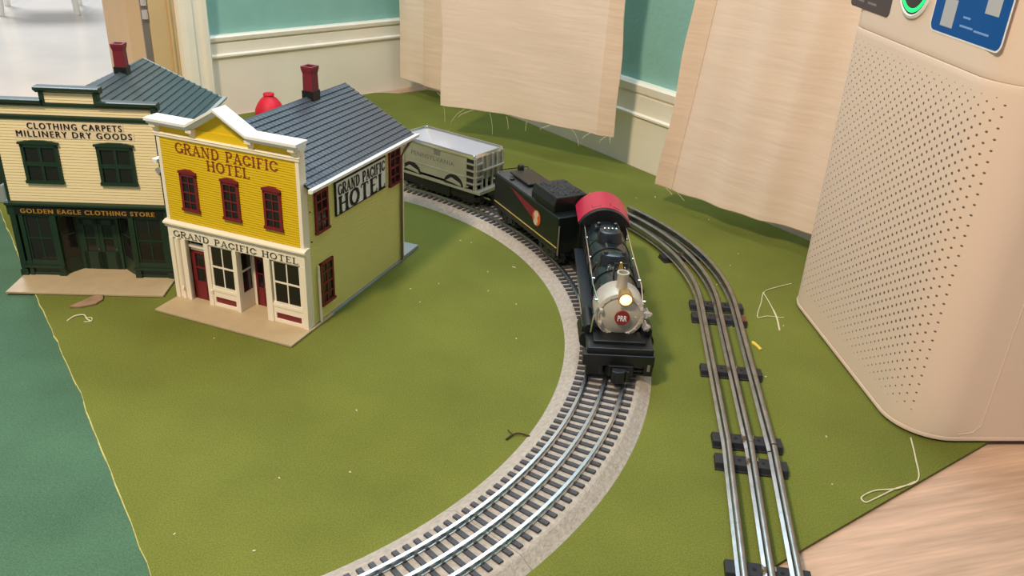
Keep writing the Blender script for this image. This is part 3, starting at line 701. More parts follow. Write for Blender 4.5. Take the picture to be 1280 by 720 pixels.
# stack, bell, domes
B().lathe([(7.4, 80), (5.4, 84.5), (4.9, 88), (5.1, 97), (5.9, 98.2), (5.9, 99.6), (4.1, 99.6), (3.9, 86)], 'z', (73, .6, 0), 28).build('smokestack', 'smokebox', lo, smooth=True)
be = B().lathe([(.4, 99.5), (1.4, 99), (2.2, 96.5), (3.0, 93), (4.3, 90.4), (4.2, 90)], 'z', (50, 1.2, 0), 18).build('bell', 'brass', lo, smooth=True)
bb = B(); bb.box(48.6, 51.4, -5.2, -3.8, 81, 97); bb.box(48.6, 51.4, 6.2, 7.6, 81, 97); bb.box(49, 51, -5, 7.4, 96, 98); bb.build('bell_bracket', 'loco', be)
def dome(x, w, l, ztop, label, name):
    b = B(); rs = []
    for z, k in ((76, 1.25), (80, 1.08), (83, 1.0), (ztop-3.5, .96), (ztop-1, .84), (ztop, .6), (ztop+.3, .1)):
        rs.append([(x+l*k*math.cos(2*math.pi*i/28)*(abs(math.cos(2*math.pi*i/28))**-.25 if abs(math.cos(2*math.pi*i/28)) > .2 else 1.2),
                    w*k*math.sin(2*math.pi*i/28), z - (0.012*(w*k*math.sin(2*math.pi*i/28))**2 if z < 84 else 0)) for i in range(28)])
    b.rings(rs); return b.build(name, 'locogrey', lo, smooth=True)
d1 = dome(10, 15, 9, 91, '', 'sand_dome'); d2 = dome(-42, 13, 11, 94, '', 'steam_dome')
for y in (-9, 9): B().lathe([(2.6, 87), (2.6, 91.4), (1.6, 93), (.1, 93.4)], 'z', (12, y, 0), 14).build('filler_cap', 'locogrey', d1, smooth=True)
for y in (-6, -2, 2, 6): B().lathe([(1.1, 92), (1.1, 96.5), (.2, 97)], 'z', (-40, y, 0), 10).build('safety_valve', 'chrome', d2, smooth=True)
tr = B(); tr.box(-76, -66, -14, 14, 80, 87); tr.build('steam_turret', 'locogrey', lo, bevel=2.4, seg=3)
for y in (-9, 9): B().lathe([(2.2, 86), (2.2, 90), (.3, 91)], 'z', (-70, y, 0), 12).build('turret_valve', 'locogrey', lo, smooth=True)
for y in (-8, -3, 4, 8): B().lathe([(.9, 82), (.9, 86.4), (.2, 87)], 'z', (34, y, 0), 10).build('check_valve', 'chrome', lo, smooth=True)
# handrails, running boards, cylinders, pilot
for s in (-1, 1):
    h = B().tube([(-88, s*22.5, 80), (-20, s*22.8, 77), (50, s*23.2, 75), (84, s*20.5, 72)], .75, 8).build('handrail', 'chrome', lo, smooth=True)
    st_ = B()
    for x in (-60, -10, 40, 78): st_.lathe([(.2, 0), (1.1, .2), (1.1, 2.6), (.2, 3)], 'y', (x, s*20.8 if s > 0 else s*23.6, 76 if x < 60 else 72.6), 8)
    st_.build('stanchion', 'chrome', h, smooth=True)
for s in (-1, 1):
    r = B(); r.box(-94, 56, s*19, s*31, 45, 48.4); r.prism([(56, 45), (86, 39), (86, 42), (56, 48.4)], 'y', s*19, s*31)
    r.build('running_board', 'deckgrey', lo, bevel=.5)
    ck = B(); ck.cyl((0, s*26.5, 33), 8.8, 52, 84, 'x', 20); ck.box(56, 80, s*17, s*33, 33, 45); ck.cyl((0, s*26.5, 45), 5.4, 50, 86, 'x', 18); ck.cyl((0, s*26.5, 33), 6.0, 84, 87, 'x', 18)
    ck.build('cylinder', 'loco', lo, smooth=True)
    rd = B(); rd.box(-62, 62, s*26.5, s*28.2, 26, 29.6); rd.box(-10, 54, s*28.6, s*30, 31, 34); rd.build('side_rod', 'chrome', lo, bevel=.5)
B().cyl((0, 27, 54), 5, -30, 20, 'x', 16).build('air_tank', 'loco', lo, smooth=True)
B().box(-96, 84, -13, 13, 24, 44).build('frame', 'loco', lo, bevel=1)
for x in (-62, -24, 14, 50):
    for s in (-1, 1): wheel(lo, x, s*16.8, 12+17.5, 17.5, 'drive_wheel', sgn=s)
# front deck, steam chest face, pilot beam
pd = B(); pd.box(60, 112, -30, 31, 34, 41); pd.box(84, 104, -24, 24, 40, 44); pd.build('pilot_deck', 'loco', lo, bevel=.9)
pb = B(); pb.box(106, 115, -33.5, 32, 24, 35.5); pb.box(106, 114, -30, -14, 13.6, 26)
pb.prism([(107, -15), (118, -9), (118, 13), (107, 16)], 'z', 14.5, 26)
pb.build('pilot_beam', 'loco', lo, bevel=.8)
rg = B()
for k in range(5): rg.box(109, 112.4, 14.5, 23.5, 13.6+k*4.0, 15.4+k*4.0)
rg.build('step_rungs', 'loco', lo)
bx_ = B(); bx_.box(104, 114.5, 23, 31.5, 14.2, 34); bx_.build('step_box', 'loco', lo, bevel=.8)
B().box(114.3, 115.2, 26, 28.6, 20, 27).build('step_highlight', 'hinge', lo)  # pale patch stands in for a highlight on the step box
coupler(lo, 114, 21, 1)
for z in (55, 68):
    v = B(); v.lathe([(.4, 99), (3.0, 98), (3.4, 94), (2.6, 91), (2.0, 84)], 'x', (0, 23.6, z), 16); v.lathe([(.5, 0), (2.4, .8), (2.6, 6), (1.4, 8)], 'y', (94, 20, z), 14)
    v.build('marker_lamp', 'chrome', lo, smooth=True)
pp = B().tube([(88, -21, 70), (92, -25, 62), (92, -26, 46)], .8, 8).build('steam_pipe', 'chrome', lo, smooth=True)
# cab: x -96..-156
cabp = []
cab = B(); cab.box(-126, -94, -26, -24, 34, 80); cab.box(-126, -94, 24, 26, 34, 80); cab.box(-96, -94, -26, 26, 34, 80); cab.box(-126, -94, -25, 25, 34, 38)
def roof_arc(w, z0, z1, n=14): return [(w*math.sin(math.radians(-62+124*i/n))/math.sin(math.radians(62)), z0+(z1-z0)*(math.cos(math.radians(-62+124*i/n))-math.cos(math.radians(62)))/(1-math.cos(math.radians(62)))) for i in range(n+1)]
fa = roof_arc(26, 80, 95)
cab.prism([(y, z) for y, z in fa], 'x', -96, -94)
cab.build('cab', 'loco', lo, bevel=.4)
for s in (-1, 1):
    cw = B(); cw.box(-122, -101, s*26, s*26.6, 56, 74); cw.build('cab_side_window', 'pane', lo)
fw = B(); fw.box(-94, -93.4, -6, 6, 86, 92); fw.build('number_plate', 'black', lo)
q = plain_text('1361', 9, 3.6, .02, 1.05, .15).build('lettering', 'signwhite', lo); q.rotation_euler = (0, 0, math.radians(90)); q.location = Vector((-93.2, 0, 89.2))*MM
ro = roof_arc(29, 79, 97.5); ri = roof_arc(27.6, 78, 96)
rfm = B().prism(ro+ri[::-1], 'x', -148, -96.5).build('cab_roof', 'redroof', lo, smooth=True)
def on_roof(y): 
    best = min(range(len(ro)-1), key=lambda i: abs((ro[i][0]+ro[i+1][0])/2-y)); a, b = ro[best], ro[best+1]; t = (y-a[0])/(b[0]-a[0]); return a[1]+(b[1]-a[1])*t
hl_ = B()
for (x0, y0, x1, y1) in ((-102, -14, -112, -14), (-102, -14, -102, -5), (-106, -5, -102, -5), (-104, 6, -112, 6), (-102, 8, -102, 16)):
    hl_.tube([(x0+(x1-x0)*i/4, y0+(y1-y0)*i/4, on_roof(y0+(y1-y0)*i/4)) for i in range(5)], .5, 5)
hl_.build('roof_hatch', 'redroofline', rfm)
B().prism([(y, z) for y, z in roof_arc(28.6, 78.8, 97.2)], 'x', -96.5, -89.2).build('roof_rim', 'loco', rfm)

# tender
te = thing('coal_tender', 'dark green coal tender with red flash and gold stripe behind the locomotive', 'model tender', (34, 989, 0), -61.9)
tb = B(); tb.box(-87, 80, -26, 26, 27, 72); tb.build('tank', 'tender', te, bevel=1.6, seg=3)
B().box(-86, 20, -24.6, 24.6, 71.4, 72.6).build('deck', 'tenderdeck', te)
bk = B(); bk.prism([(-23.5, 71), (-23.5, 80), (-20.5, 90), (20.5, 90), (23.5, 80), (23.5, 71)], 'x', 8, 64); bk.build('bunker', 'tender', te, bevel=1.2)
# coal heap
cg = B(); nx, ny = 26, 16; rs = []
random.seed(11)
for i in range(nx+1):
    row = []
    for j in range(ny+1):
        a, b_ = i/nx, j/ny; e = min(a, 1-a, b_, 1-b_)*6
        row.append((10+52*a+random.uniform(-.8, .8), -19.5+39*b_+random.uniform(-.7, .7), 89.6+2.4*min(1, e)+random.uniform(-.8, .8)*(1 if e > .2 else .2)))
    rs.append(row)
vs = [p for r in rs for p in r]; cg.add(vs, [(i*(ny+1)+j, (i+1)*(ny+1)+j, (i+1)*(ny+1)+j+1, i*(ny+1)+j+1) for i in range(nx) for j in range(ny)])
cl = cg.build('coal_load', 'coal', te); cl['kind'] = 'stuff'
# water hatch and light on the rear deck
hb = B(); hb.box(-66, -22, -10, 14, 72, 76); hb.box(-70, -18, -14, 18, 75.5, 77.8); hb.build('water_hatch', 'tender', te, bevel=1.4)
B().lathe([(4.2, 72), (4.6, 78), (3.6, 82), (.2, 83.5)], 'z', (-77, 6, 0), 18).build('back_light', 'loco', te, smooth=True)
B().lathe([(3, 72), (3, 75), (.2, 76)], 'z', (-52, -19, 0), 14).build('filler_cap', 'loco', te, smooth=True)
for s in (-1, 1):
    y = s*26.25
    B().box(-85, 79.5, min(s*26, y), max(s*26, y), 34.2, 35.6).build('gold_stripe', 'stripe', te)
    B().prism([(-42, 68), (-30, 67), (26, 62), (26, 51), (16, 50)], 'y', s*25.9, s*26.2).build('red_flash', 'flash', te)
    em = B().cyl((29, 0, 53), 9.6, s*25.9, s*26.5, 'y', 28).build('emblem', 'orange', te)
    bl = B(); bl.prism([(23, 46), (27, 43.5), (31, 45), (33, 50), (31, 54), (34, 58), (31, 62), (26, 61), (23, 57), (25, 52)], 'y', s*26.45, s*26.7); bl.build('emblem_mark', 'emblempale', em)
    B().box(80, 82, s*24.4, s*25.4, 26, 62).build('grab_rail', 'hinge', te)
bf = B(); bf.box(-88, 78, -14, 14, 22, 28); bf.build('frame', 'loco', te)
truck(te, -56); truck(te, 56)
coupler(te, -86, 20, -1)
B().box(77, 92, -5, 5, 20, 25).build('drawbar', 'loco', te)
gr = B(); gr.tube([(-84, -21, 72), (-84, -20, 76), (-84, 20, 76), (-84, 21, 72)], .7, 6); gr.build('rear_handrail', 'loco', te)

# hopper: x forward (toward the tender)
hp = thing('hopper_car', 'silver open hopper car coupled behind the tender', 'model hopper car', (-94, 1140, 0), -35.3)
X0, X1, HW = -74, 66, 30
# side panels with outward ribs, sloped floor inside
sd_ = B()
for s in (-1, 1):
    y0, y1 = s*28.6, s*30.0
    sd_.prism([(X0, 80), (X0, 38), (-52, 34), (-40, 34), (-30, 40), (14, 40), (24, 34), (40, 34), (X1-12, 38), (X1, 48), (X1, 80)], 'y', y0, y1)
    sd_.prism([(X0-1, 32), (X1+9, 32), (X1+9, 36), (X0-1, 36)], 'y', s*27, s*30.4)
sd_.box(X0, X0+1.4, -29, 29, 40, 80); sd_.box(X1-1.4, X1, -29, 29, 48, 80)
body = sd_.build('body', 'hopper', hp, bevel=.3)
rm = B()
def rrect(x0, x1, h, r, z, n=5):
    pts = []
    for cx, cy, a in ((x1-r, h-r, 0), (x0+r, h-r, 90), (x0+r, -h+r, 180), (x1-r, -h+r, 270)):
        for i in range(n+1): t = math.radians(a+90*i/n); pts.append((cx+r*math.cos(t), cy+r*math.sin(t), z))
    return pts
rm.rings([rrect(X0-1, X1+1, 31.4, 4, 79.5), rrect(X0-1, X1+1, 31.4, 4, 83.6), rrect(X0-.2, X1+.2, 30.6, 4, 85), rrect(X0+1.2, X1-1.2, 29.2, 3.6, 85), rrect(X0+2, X1-2, 28.4, 3.2, 83.4), rrect(X0+2, X1-2, 28.4, 3.2, 79.5)], loop=True)
rm.build('top_rim', 'chrome', hp, smooth=True)
ins = B(); ins.rings([rrect(X0+1.6, X1-1.6, 28.4, 3, 82), rrect(X0+14, X1-14, 28.2, 3, 60), rrect(X0+40, X1-40, 26, 3, 40)], closed_ends=False)
ins.add([(X0+40, -26, 40), (X1-40, -26, 40), (X1-40, 26, 40), (X0+40, 26, 40)], [(0, 1, 2, 3)])
ins.build('hopper_lining', 'hopperin', hp)
sl = B()
for s in (1, -1):
    # slope sheets and bays under the body
    sl.prism([(X1-2, 60), (30, 36), (30, 34), (X1-2, 58)], 'y', -28, 28) if s > 0 else sl.prism([(X0+2, 60), (-40, 36), (-40, 34), (X0+2, 58)], 'y', -28, 28)
for cx in (-46, 32): sl.prism([(cx-14, 38), (cx+14, 38), (cx+7, 20), (cx-7, 20)], 'y', -22, 22)
sl.build('discharge_bay', 'loco', hp)
for s in (-1, 1):
    for cx in (-46, 30):
        arcs = B()
        pts = [(cx+17*math.cos(math.radians(t)), 36+15*math.sin(math.radians(t))) for t in range(0, 181, 15)]
        arcs.prism(pts, 'y', s*29.9, s*30.5)
        arcs.build('side_opening', 'dark', body)
    rb = B()
    for cx in (-46, 30):
        rb.prism([(cx-13, 40), (cx-4, 46), (cx+12, 41), (cx+14, 37), (cx-2, 39)], 'y', s*30.2, s*31.0)
    rb.box(X0+2, X1-18, s*29.8, s*30.7, 51, 52.6)
    rb.build('side_brace', 'hopper', body, bevel=.2)
t_ = plain_text('PENNSYLVANIA', 78, 6.4, .015, 1.1, .15).build('lettering', 'letter_grey', body); t_.location = Vector((-8, -30.1, 65))*MM
t2 = plain_text('PENNSYLVANIA', 78, 6.4, .015, 1.1, .15).build('lettering', 'letter_grey', body); t2.location = Vector((-8, 30.1, 65))*MM; t2.rotation_euler = (0, 0, math.pi)
ks = B().prism([(-6, 71), (6, 71), (5, 74), (7, 78), (-7, 78), (-5, 74)], 'y', -30.4, -29.9); ks.build('keystone_mark', 'letter_grey', body)
# end cage with posts and ladder rungs
def hopper_end(xe, d):
    e = B()
    for y in (-28.5, -16, -6, 6, 16, 28.5): e.box(min(xe, xe+d*3), max(xe, xe+d*3), y-1.3, y+1.3, 36, 82)
    e.box(min(xe, xe+d*10), max(xe, xe+d*10), -30, 30, 32, 37); e.box(min(xe, xe+d*5), max(xe, xe+d*5), -18, 29, 61, 63.5)
    e.build('end_frame', 'hopper', hp, bevel=.3)
    for k in range(4):
        lad = B(); lad.box(min(xe-d*15, xe+d*1), max(xe-d*15, xe+d*1), -32.0, -30.4, 44+k*9, 46.4+k*9); lad.box(min(xe, xe+d*4), max(xe, xe+d*4), -31, -16, 44+k*9, 46.4+k*9)
        lad.build('ladder_rung', 'hopper', hp)
    lb = B(); lb.box(min(xe-d*13, xe), max(xe-d*13, xe), -30.35, -29.95, 41, 78); lb.build('ladder_recess', 'dark', hp)
    lp = B()
    for x in (xe-d*14, xe+d*.2): lp.box(x-1, x+1, -31.4, -29.8, 38, 80)
    lp.build('ladder_post', 'hopper', hp)
hopper_end(X1, 1); hopper_end(X0, -1)
frame_and_shade = B(); frame_and_shade.box(X0-6, X1+6, -8, 8, 22, 33); frame_and_shade.box(-30, 20, -26, 26, 16, 33); frame_and_shade.box(X0+4, X1-4, -24.5, 24.5, 19, 33); frame_and_shade.build('frame', 'loco', hp)  # centre sill; the wide black boxes put in the shade under the body
wb = B().lathe([(5, 0), (5, 1.6), (.5, 2)], 'x', (X1+10, 12, 52), 18); wb.build('brake_wheel', 'hopper', hp, smooth=True)
truck(hp, -46); truck(hp, 46)
coupler(hp, X1+7, 20, 1); coupler(hp, X0-7, 20, -1)

# ------------------------------------------------------------------ curtains
def cloth(name, pts, ztop, lean, folds, mat, parent=None, off=0.0, s0=0.0, s1=1.0, nz=26, ns=60, wave=1.0, seed=1, edge_wave=0):
    """pts: bottom polyline (x,y,z)"""
    rnd = random.Random(seed); ph = [rnd.uniform(0, 6.28) for _ in range(8)]
    P = [Vector(p) for p in pts]; L = [0]
    for a, b in zip(P, P[1:]): L.append(L[-1]+(b-a).length)
    def at(s):
        t = s*L[-1]; i = max(k for k in range(len(P)-1) if L[k] <= t+1e-6)
        return P[i].lerp(P[i+1], (t-L[i])/(L[i+1]-L[i]))
    d = (P[-1]-P[0]); d.z = 0; d.normalize(); n = Vector((d.y, -d.x, 0))
    b = B(); rows = []
    SS = sorted([i/ns for i in range(ns+1)]+[.004, .996]); TT = sorted([j/nz for j in range(nz+1)]+[.002, .012]); ns = len(SS)-1; nz = len(TT)-1
    for j in range(nz+1):
        tz = TT[j]; row = []
        for i in range(ns+1):
            s = s0+(s1-s0)*SS[i]; p = at(s); z = p.z+(ztop-p.z)*tz
            w = wave*(3.0*math.sin(s*folds*6.283+ph[0]+tz*.6)+1.6*math.sin(s*folds*2.7*6.283+ph[1]-tz*1.4)+1.2*math.sin(tz*9+s*5+ph[2])+0.6*math.sin(tz*23+s*11+ph[3]))
            ew = edge_wave*(math.sin(tz*13+ph[4])+.6*math.sin(tz*29+ph[5]))*max(0, (abs(s-.5)-.42)/.08)
            fr = 0
            q = p + d*(lean*(z-p.z)+ew) + n*(w+off)
            row.append((q.x, q.y, z+fr))
        rows.append(row)
    m = ns+1
    b.add([p for r in rows for p in r], [(j*m+i, j*m+i+1, (j+1)*m+i+1, (j+1)*m+i) for j in range(nz) for i in range(ns)])
    return b.build(name, mat, parent, smooth=True, solid=0.7)
def threads(parent, specs):
    for pts in specs: B().tube(pts, .3, 5).build('loose_thread', 'thread', parent, smooth=True)
main_pts = [(-135, 1418, 61), (-60, 1388, 61), (11, 1356, 61), (85, 1316, 60), (118, 1296, 58), (142, 1284, 60)]
cm = cloth('curtain', main_pts, 700, 0.0, 1.6, 'curtain', seed=4, edge_wave=2.0)
tag(cm, 'middle cream muslin curtain with frayed bottom edge, hanging behind the hopper and tender', 'curtain', 'muslin curtains')
cloth('hem', main_pts, 700, 0.0, 1.6, 'hem', cm, off=1.0, s0=.91, s1=1.0, seed=4, ns=8, edge_wave=2.0)
def along(pts, s):
    P = [Vector(p) for p in pts]; a, b = P[0], P[-1]; return a.lerp(b, s)
th = []
for s, dx, dz in ((0.015, 3, -26), (.15, -26, -36), (.20, -24, -10), (.30, 6, -32), (.40, 4, -17), (.52, -1, -14), (.66, -18, -5), (.77, 14, -24), (.88, -12, -7), (.97, -12, -8), (.985, 0, -8)):
    a = along(main_pts, s); th.append([(a.x, a.y-2, a.z+2), (a.x+dx*.5, a.y-5, a.z+dz*.2), (a.x+dx*.85, a.y-7, a.z+dz*.55), (a.x+dx, a.y-8, a.z+dz)])
threads(cm, th)
right_pts = [(196, 1158, 33), (221, 1132, 30), (245, 1111, 31), (272, 1082, 32), (315, 1037, 32), (358, 1005, 33), (430, 945, 34)]
cr = cloth('curtain', right_pts, 700, 0.10, 2.0, 'curtain', seed=9, edge_wave=2.5)
tag(cr, 'right-hand cream muslin curtain, its bottom trailing on the mat behind the air purifier', 'curtain', 'muslin curtains')
cloth('hem', right_pts, 700, 0.10, 2.0, 'hem', cr, off=1.0, s0=0.0, s1=.085, seed=9, ns=8, edge_wave=2.5)
threads(cr, [[(222, 1130, 31), (228, 1126, 26), (232, 1124, 22)], [(208, 1145, 32), (214, 1140, 28), (217, 1137, 25)]])
left_pts = [(-249, 1731, 30), (-200, 1689, 29), (-155, 1650, 27), (-118, 1618, 27)]
cl_ = cloth('curtain', left_pts, 700, 0.0, .9, 'curtain', seed=15, wave=.8)
tag(cl_, 'narrow cream muslin curtain in the wall corner, half hidden behind the middle curtain', 'curtain', 'muslin curtains')
cloth('hem', left_pts, 700, 0.0, .9, 'hem', cl_, off=1.0, s0=.42, s1=.78, seed=15, ns=8, wave=.8)
threads(cl_, [[(-160, 1653, 27), (-158, 1650, 22), (-166, 1652, 24), (-156, 1647, 15)]])

# ------------------------------------------------------------------ air purifier
PO, PR = (336.8, 675.7, 0), -84.87
pu = thing('air_purifier', 'cream air purifier tower with dotted grille at the right, half off the mat', 'air purifier', PO, PR)
def purifier_material():
    m = bpy.data.materials.new('perforated_cream_plastic'); m.use_nodes = True; nt = m.node_tree; b = nt.nodes['Principled BSDF']
    def math_(op, a, bb=None, c=None):
        n = nt.nodes.new('ShaderNodeMath'); n.operation = op
        for i, v in enumerate((a, bb, c)):
            if v is None: continue
            if isinstance(v, (int, float)): n.inputs[i].default_value = v
            else: nt.links.new(v, n.inputs[i])
        return n.outputs[0]
    tc = nt.nodes.new('ShaderNodeTexCoord'); sp = nt.nodes.new('ShaderNodeSeparateXYZ'); nt.links.new(tc.outputs['Object'], sp.inputs[0])
    X = math_('MULTIPLY', sp.outputs[0], 1000.0); Z = math_('MULTIPLY', sp.outputs[2], 1000.0); Y = math_('MULTIPLY', sp.outputs[1], 1000.0)
    def lattice(ox, oz):
        a = math_('SUBTRACT', math_('FLOORED_MODULO', math_('ADD', X, ox), 11.8), 5.9)
        c = math_('SUBTRACT', math_('FLOORED_MODULO', math_('ADD', Z, oz), 8.6), 4.3)
        return math_('SQRT', math_('ADD', math_('MULTIPLY', a, a), math_('MULTIPLY', c, c)))
    d = math_('MINIMUM', lattice(1000.0, 1000.0), lattice(1005.9, 1004.3))
    # holes shrink toward the grille's edges
    def ramp(v, a, c):
        n = nt.nodes.new('ShaderNodeMapRange'); n.clamp = True; nt.links.new(v, n.inputs[0]); n.inputs[1].default_value = a; n.inputs[2].default_value = c; n.inputs[3].default_value = 0; n.inputs[4].default_value = 1
        return n.outputs[0]
    fx = math_('MULTIPLY', ramp(X, -216, -40), ramp(X, 54, 22)); fz = math_('MULTIPLY', ramp(Z, 18, 90), ramp(Z, 298, 262))
    mask = math_('MULTIPLY', ramp(X, -214, -206), math_('MULTIPLY', ramp(X, 55, 53), math_('MULTIPLY', ramp(Z, 20, 26), ramp(Z, 298, 292))))
    rad = math_('MULTIPLY', math_('ADD', 0.68, math_('MULTIPLY', math_('MULTIPLY', math_('ADD', .15, math_('MULTIPLY', .85, fx)), fz), 0.62)), mask)
    rad = math_('MULTIPLY', rad, ramp(Y, 60, 50))
    hole = ramp(math_('SUBTRACT', rad, d), -0.15, 0.2)
    mix = nt.nodes.new('ShaderNodeMix'); mix.data_type = 'RGBA'; nt.links.new(hole, mix.inputs[0])
    mix.inputs[6].default_value = lin((228, 205, 186)); mix.inputs[7].default_value = lin((116, 95, 80))
    nt.links.new(mix.outputs[2], b.inputs['Base Color']); b.inputs['Roughness'].default_value = .5; b.inputs['Specular IOR Level'].default_value = .35
    bp = nt.nodes.new('ShaderNodeBump'); bp.inputs['Strength'].default_value = .6; bp.inputs['Distance'].default_value = .001; bp.invert = True
    nt.links.new(hole, bp.inputs['Height']); nt.links.new(bp.outputs[0], b.inputs['Normal'])
    return m
MAT['purifier'] = purifier_material()
def rr(x0, x1, y0, y1, r, z, n=10):
    pts = []
    for cx, cy, a in ((x1-r, y1-r, 0), (x0+r, y1-r, 90), (x0+r, y0+r, 180), (x1-r, y0+r, 270)):
        for i in range(n+1): t = math.radians(a+90*i/n); pts.append((cx+r*math.cos(t), cy+r*math.sin(t), z))
    return pts
def shrink(d): return (-222+d, 67-d, 0+d, 260-d, 44-d)
bodyp = B(); x0, x1, y0, y1, r = -222, 67, 0, 172, 46
prof_p = [(1.6, 2.2), (.5, 3.2), (0, 5), (0, 9), (0, 299), (0, 304.4), (.12, 304.7), (.45, 304.9), (.45, 305.5), (.12, 305.7), (0, 306.0), (0, 311), (0, 388), (0, 392), (3, 402), (12, 408)]
bodyp.rings([rr(x0+d, x1-d, y0+d, y1-d, r-d, z, 12) for d, z in prof_p])
bodyp.build('body', 'purifier', pu, smooth=True)
B().rings([rr(x0+3, x1-3, y0+3, y1-3, r-3, 0, 10), rr(x0+3, x1-3, y0+3, y1-3, r-3, 2.6, 10)]).build('foot_ring', 'darksticker', pu)
B().rings([rr(x0-.5, x1+.5, y0-.5, y1+.5, r+.5, 2.6, 12), rr(x0-.9, x1+.9, y0-.9, y1+.9, r+.9, 4.2, 12), rr(x0-.4, x1+.4, y0-.4, y1+.4, r+.4, 6, 12)]).build('base_strip', 'cream_plastic', pu, smooth=True)
# filter door outline on the end face
fo = B()
fo.tube([(x1+.1, 66, 300), (x1+.1, 66, 18), (x1+.1, 60, 11), (x1+.1-0.0, 48, 9)], .35, 6); fo.tube([(x1+.1, 132, 300), (x1+.1, 132, 6)], .35, 6)
fo.build('filter_door', 'cream_plastic', pu, smooth=True)
def sticker(u0, u1, z0, z1, r, y, t, name, mat, parent):
    pts = [(p[0], p[1]) for p in rr(u0, u1, z0, z1, r, 0, 6)]
    return B().prism(pts, 'y', y, y-t).build(name, mat, parent)
ds = sticker(-212, -131, 322, 386, 5, 0.1, .5, 'dark_label', 'darksticker', pu); ds['label'] = 'dark grey label with small pale print'
pr_ = B()
for k, (a, b_) in enumerate(((-196, -184), (-176, -158))): pr_.box(a, b_, -.55, -.42, 328, 330)
pr_.box(-150, -138, -.55, -.42, 346, 349)
pr_.build('label_print', 'hinge', ds)
wr = sticker(-59.5, 42.5, 324.6, 396-8, 7, 0.1, .4, 'blue_label', 'signwhite', pu); wr['label'] = 'blue label with white rim'
bl_ = sticker(-58, 41, 326, 386.6, 6, -.25, .3, 'label_field', 'blue', wr)
for q in ((-44, -26, -.75, -.6, 331, 352), (12, 30, -.75, -.6, 348.5, 368)): B().box(*q).build('label_square', 'squaregrey', wr)
px_ = B()
for a, b_, z in ((-14, -4, 341), (-16, 2, 334.4), (4, 24, 333.6)): px_.box(a, b_, -.7, -.56, z, z+1.5)
px_.build('label_print', 'paleblue', wr)
# round air quality light
rg_ = B().lathe([(27.5, 1), (27.5, -1.6), (25.2, -2.6), (24.2, -2.2), (24.2, 1)], 'y', (-93, 0, 355.5), 48).build('indicator_rim', 'white', pu, smooth=True)
B().lathe([(24.2, 1), (24.2, -1.5), (20.8, -1.5), (20.8, 1)], 'y', (-93, 0, 355.5), 48).build('sensor_bezel', 'sensor', rg_, smooth=True)
B().lathe([(22.4, 0), (22.4, -1.9), (19.2, -1.9), (19.2, 0)], 'y', (-93, 0, 355.5), 48).build('light_ring', 'greenlight', rg_, smooth=True)
B().lathe([(19.2, 1), (19.2, -1.7), (.1, -1.9)], 'y', (-93, 0, 355.5), 40).build('sensor_window', 'sensor', rg_, smooth=True)

# ------------------------------------------------------------------ small things on the mat
rt_ = B().lathe([(1, 0), (22, 1), (26, 9), (25, 18), (20, 29), (14, 37), (9, 40.5), (8.5, 42), (10, 44), (9, 46.5), (3, 47.5), (.1, 47.6)], 'z', (-446, 1488, 0), 28).build('cloth_bag', 'redtoy', smooth=True)
tag(rt_, 'bright red tied bag peeking over the roof of the yellow hotel', 'bag')
def half_disc():
    c = Vector((-441, 778)); a = Vector((-456, 764)); pts = [(-452, 765), (-440, 766.5), (-428.5, 775), (-426, 785), (-430, 794), (-437, 796), (-441, 786), (-447, 775)]
    return B().prism(pts, 'z', .2, 2.4)
tag(half_disc().build('wood_chip', 'chip', bevel=.4), 'brown half-round chip lying in front of the clothing store sidewalk', 'chip')
def smooth_path(p, n=6):
    P = [Vector(q) for q in p]; out = []
    for i in range(len(P)-1):
        p0, p1, p2, p3 = P[max(i-1, 0)], P[i], P[i+1], P[min(i+2, len(P)-1)]
        for k in range(n):
            t = k/n; out.append(.5*((2*p1)+(p2-p0)*t+(2*p0-5*p1+4*p2-p3)*t*t+(3*p1-p0-3*p2+p3)*t**3))
    return out+[P[-1]]
b = B(); b.tube(smooth_path([(-441, 738, .6), (-438, 748, 1), (-430, 751, 1), (-424, 744, .8), (-418, 740, .6)]), .7, 6); b.tube(smooth_path([(-426, 746, 1), (-420, 746, 1), (-418, 740, .6), (-424, 738, .6)]), .5, 6)
tag(b.build('thread', 'thread', smooth=True), 'short curled pale thread on the mat below the brown chip', 'thread', 'loose threads on the mat')
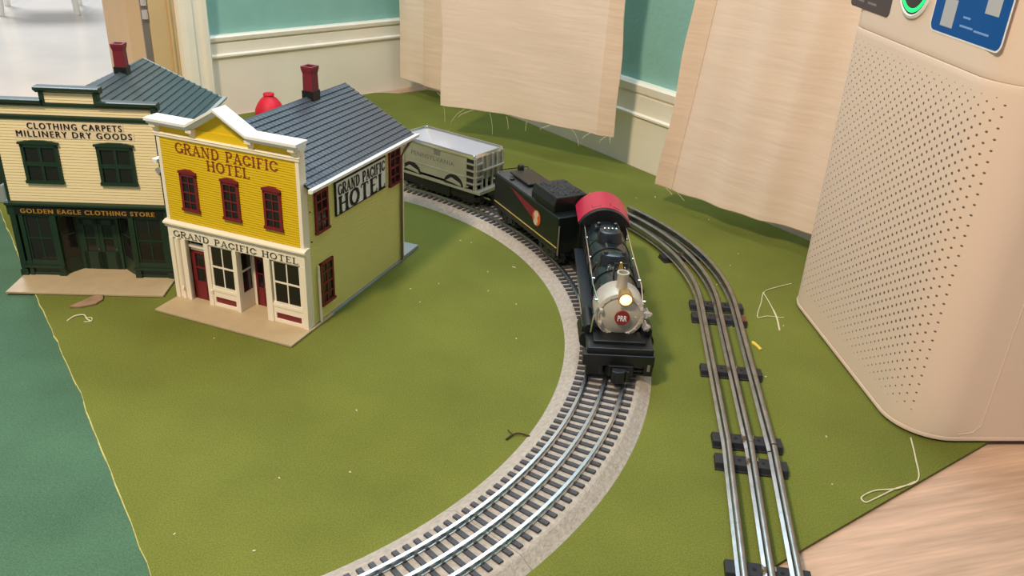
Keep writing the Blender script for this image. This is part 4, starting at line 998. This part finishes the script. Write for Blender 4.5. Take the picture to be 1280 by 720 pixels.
b = B(); b.tube(smooth_path([(330, 918, .6), (311, 906, 1), (292, 892, .7), (281, 862, .7), (269, 828, .7), (281, 831, .8), (298, 829, .8)]), .5, 5); b.tube(smooth_path([(290, 890, .7), (291, 860, .7), (290, 828, .9), (286, 800, .7)]), [.5]*9+[.9]*10, 5)
tag(b.build('thread', 'thread', smooth=True), 'tangled white thread on the mat between the bare track and the purifier', 'thread', 'loose threads on the mat')
b = B().tube(smooth_path([(353, 616, 1), (346, 588, .8), (336, 558, .8), (314, 546, .8), (292, 532, .7), (283, 527, .7), (282, 533, .7), (296, 542, .7), (314, 545, 1.3), (333, 556, .7)]), .6, 6)
tag(b.build('thread', 'thread', smooth=True), 'looped white thread trailing from under the purifier toward the wood floor', 'thread', 'loose threads on the mat')
b = B().tube(smooth_path([(2, 582, .9), (8, 589, 1.6), (14, 590.5, 1.6), (22, 588, .9)]), [.9]*6+[.7]*13, 6); b.tube([(8, 589, 1.4), (5, 591, 1.8), (3, 596, 1.0)], .5, 5)
tag(b.build('twig', 'twig', smooth=True), 'tiny dark twig beside the inner edge of the roadbed track', 'twig')
b = B(); b.prism([(250, 772), (252.6, 771), (255, 764), (257, 757), (254, 755), (252.4, 762), (249, 768)], 'z', .2, 1.6)
tag(b.build('paper_scrap', 'yellowpaper'), 'yellow scrap on the mat beside the bare tubular track', 'scrap')
random.seed(21); lint = B()
for _ in range(75):
    x, y = random.uniform(-480, 330), random.uniform(420, 1200)
    if abs(math.hypot(x-CX, y-CY)-RAD) < 46: continue
    if x < -226 and y < 620-(x+226)*1.4-200: continue
    if x > 150 and y < 520: continue
    a = random.uniform(0, 3.1); l = random.choice((.5, .7, .9, 1.0, 2.2)); w = .45
    ca, sa = math.cos(a), math.sin(a)
    q = [(-l, -w), (l, -w), (l, w), (-l, w)]
    lint.prism([(x+i*ca-j*sa, y+i*sa+j*ca) for i, j in q], 'z', .1, .7)
tag(lint.build('lint', 'thread'), 'pale specks of lint scattered over the olive mat', 'lint', kind='stuff')
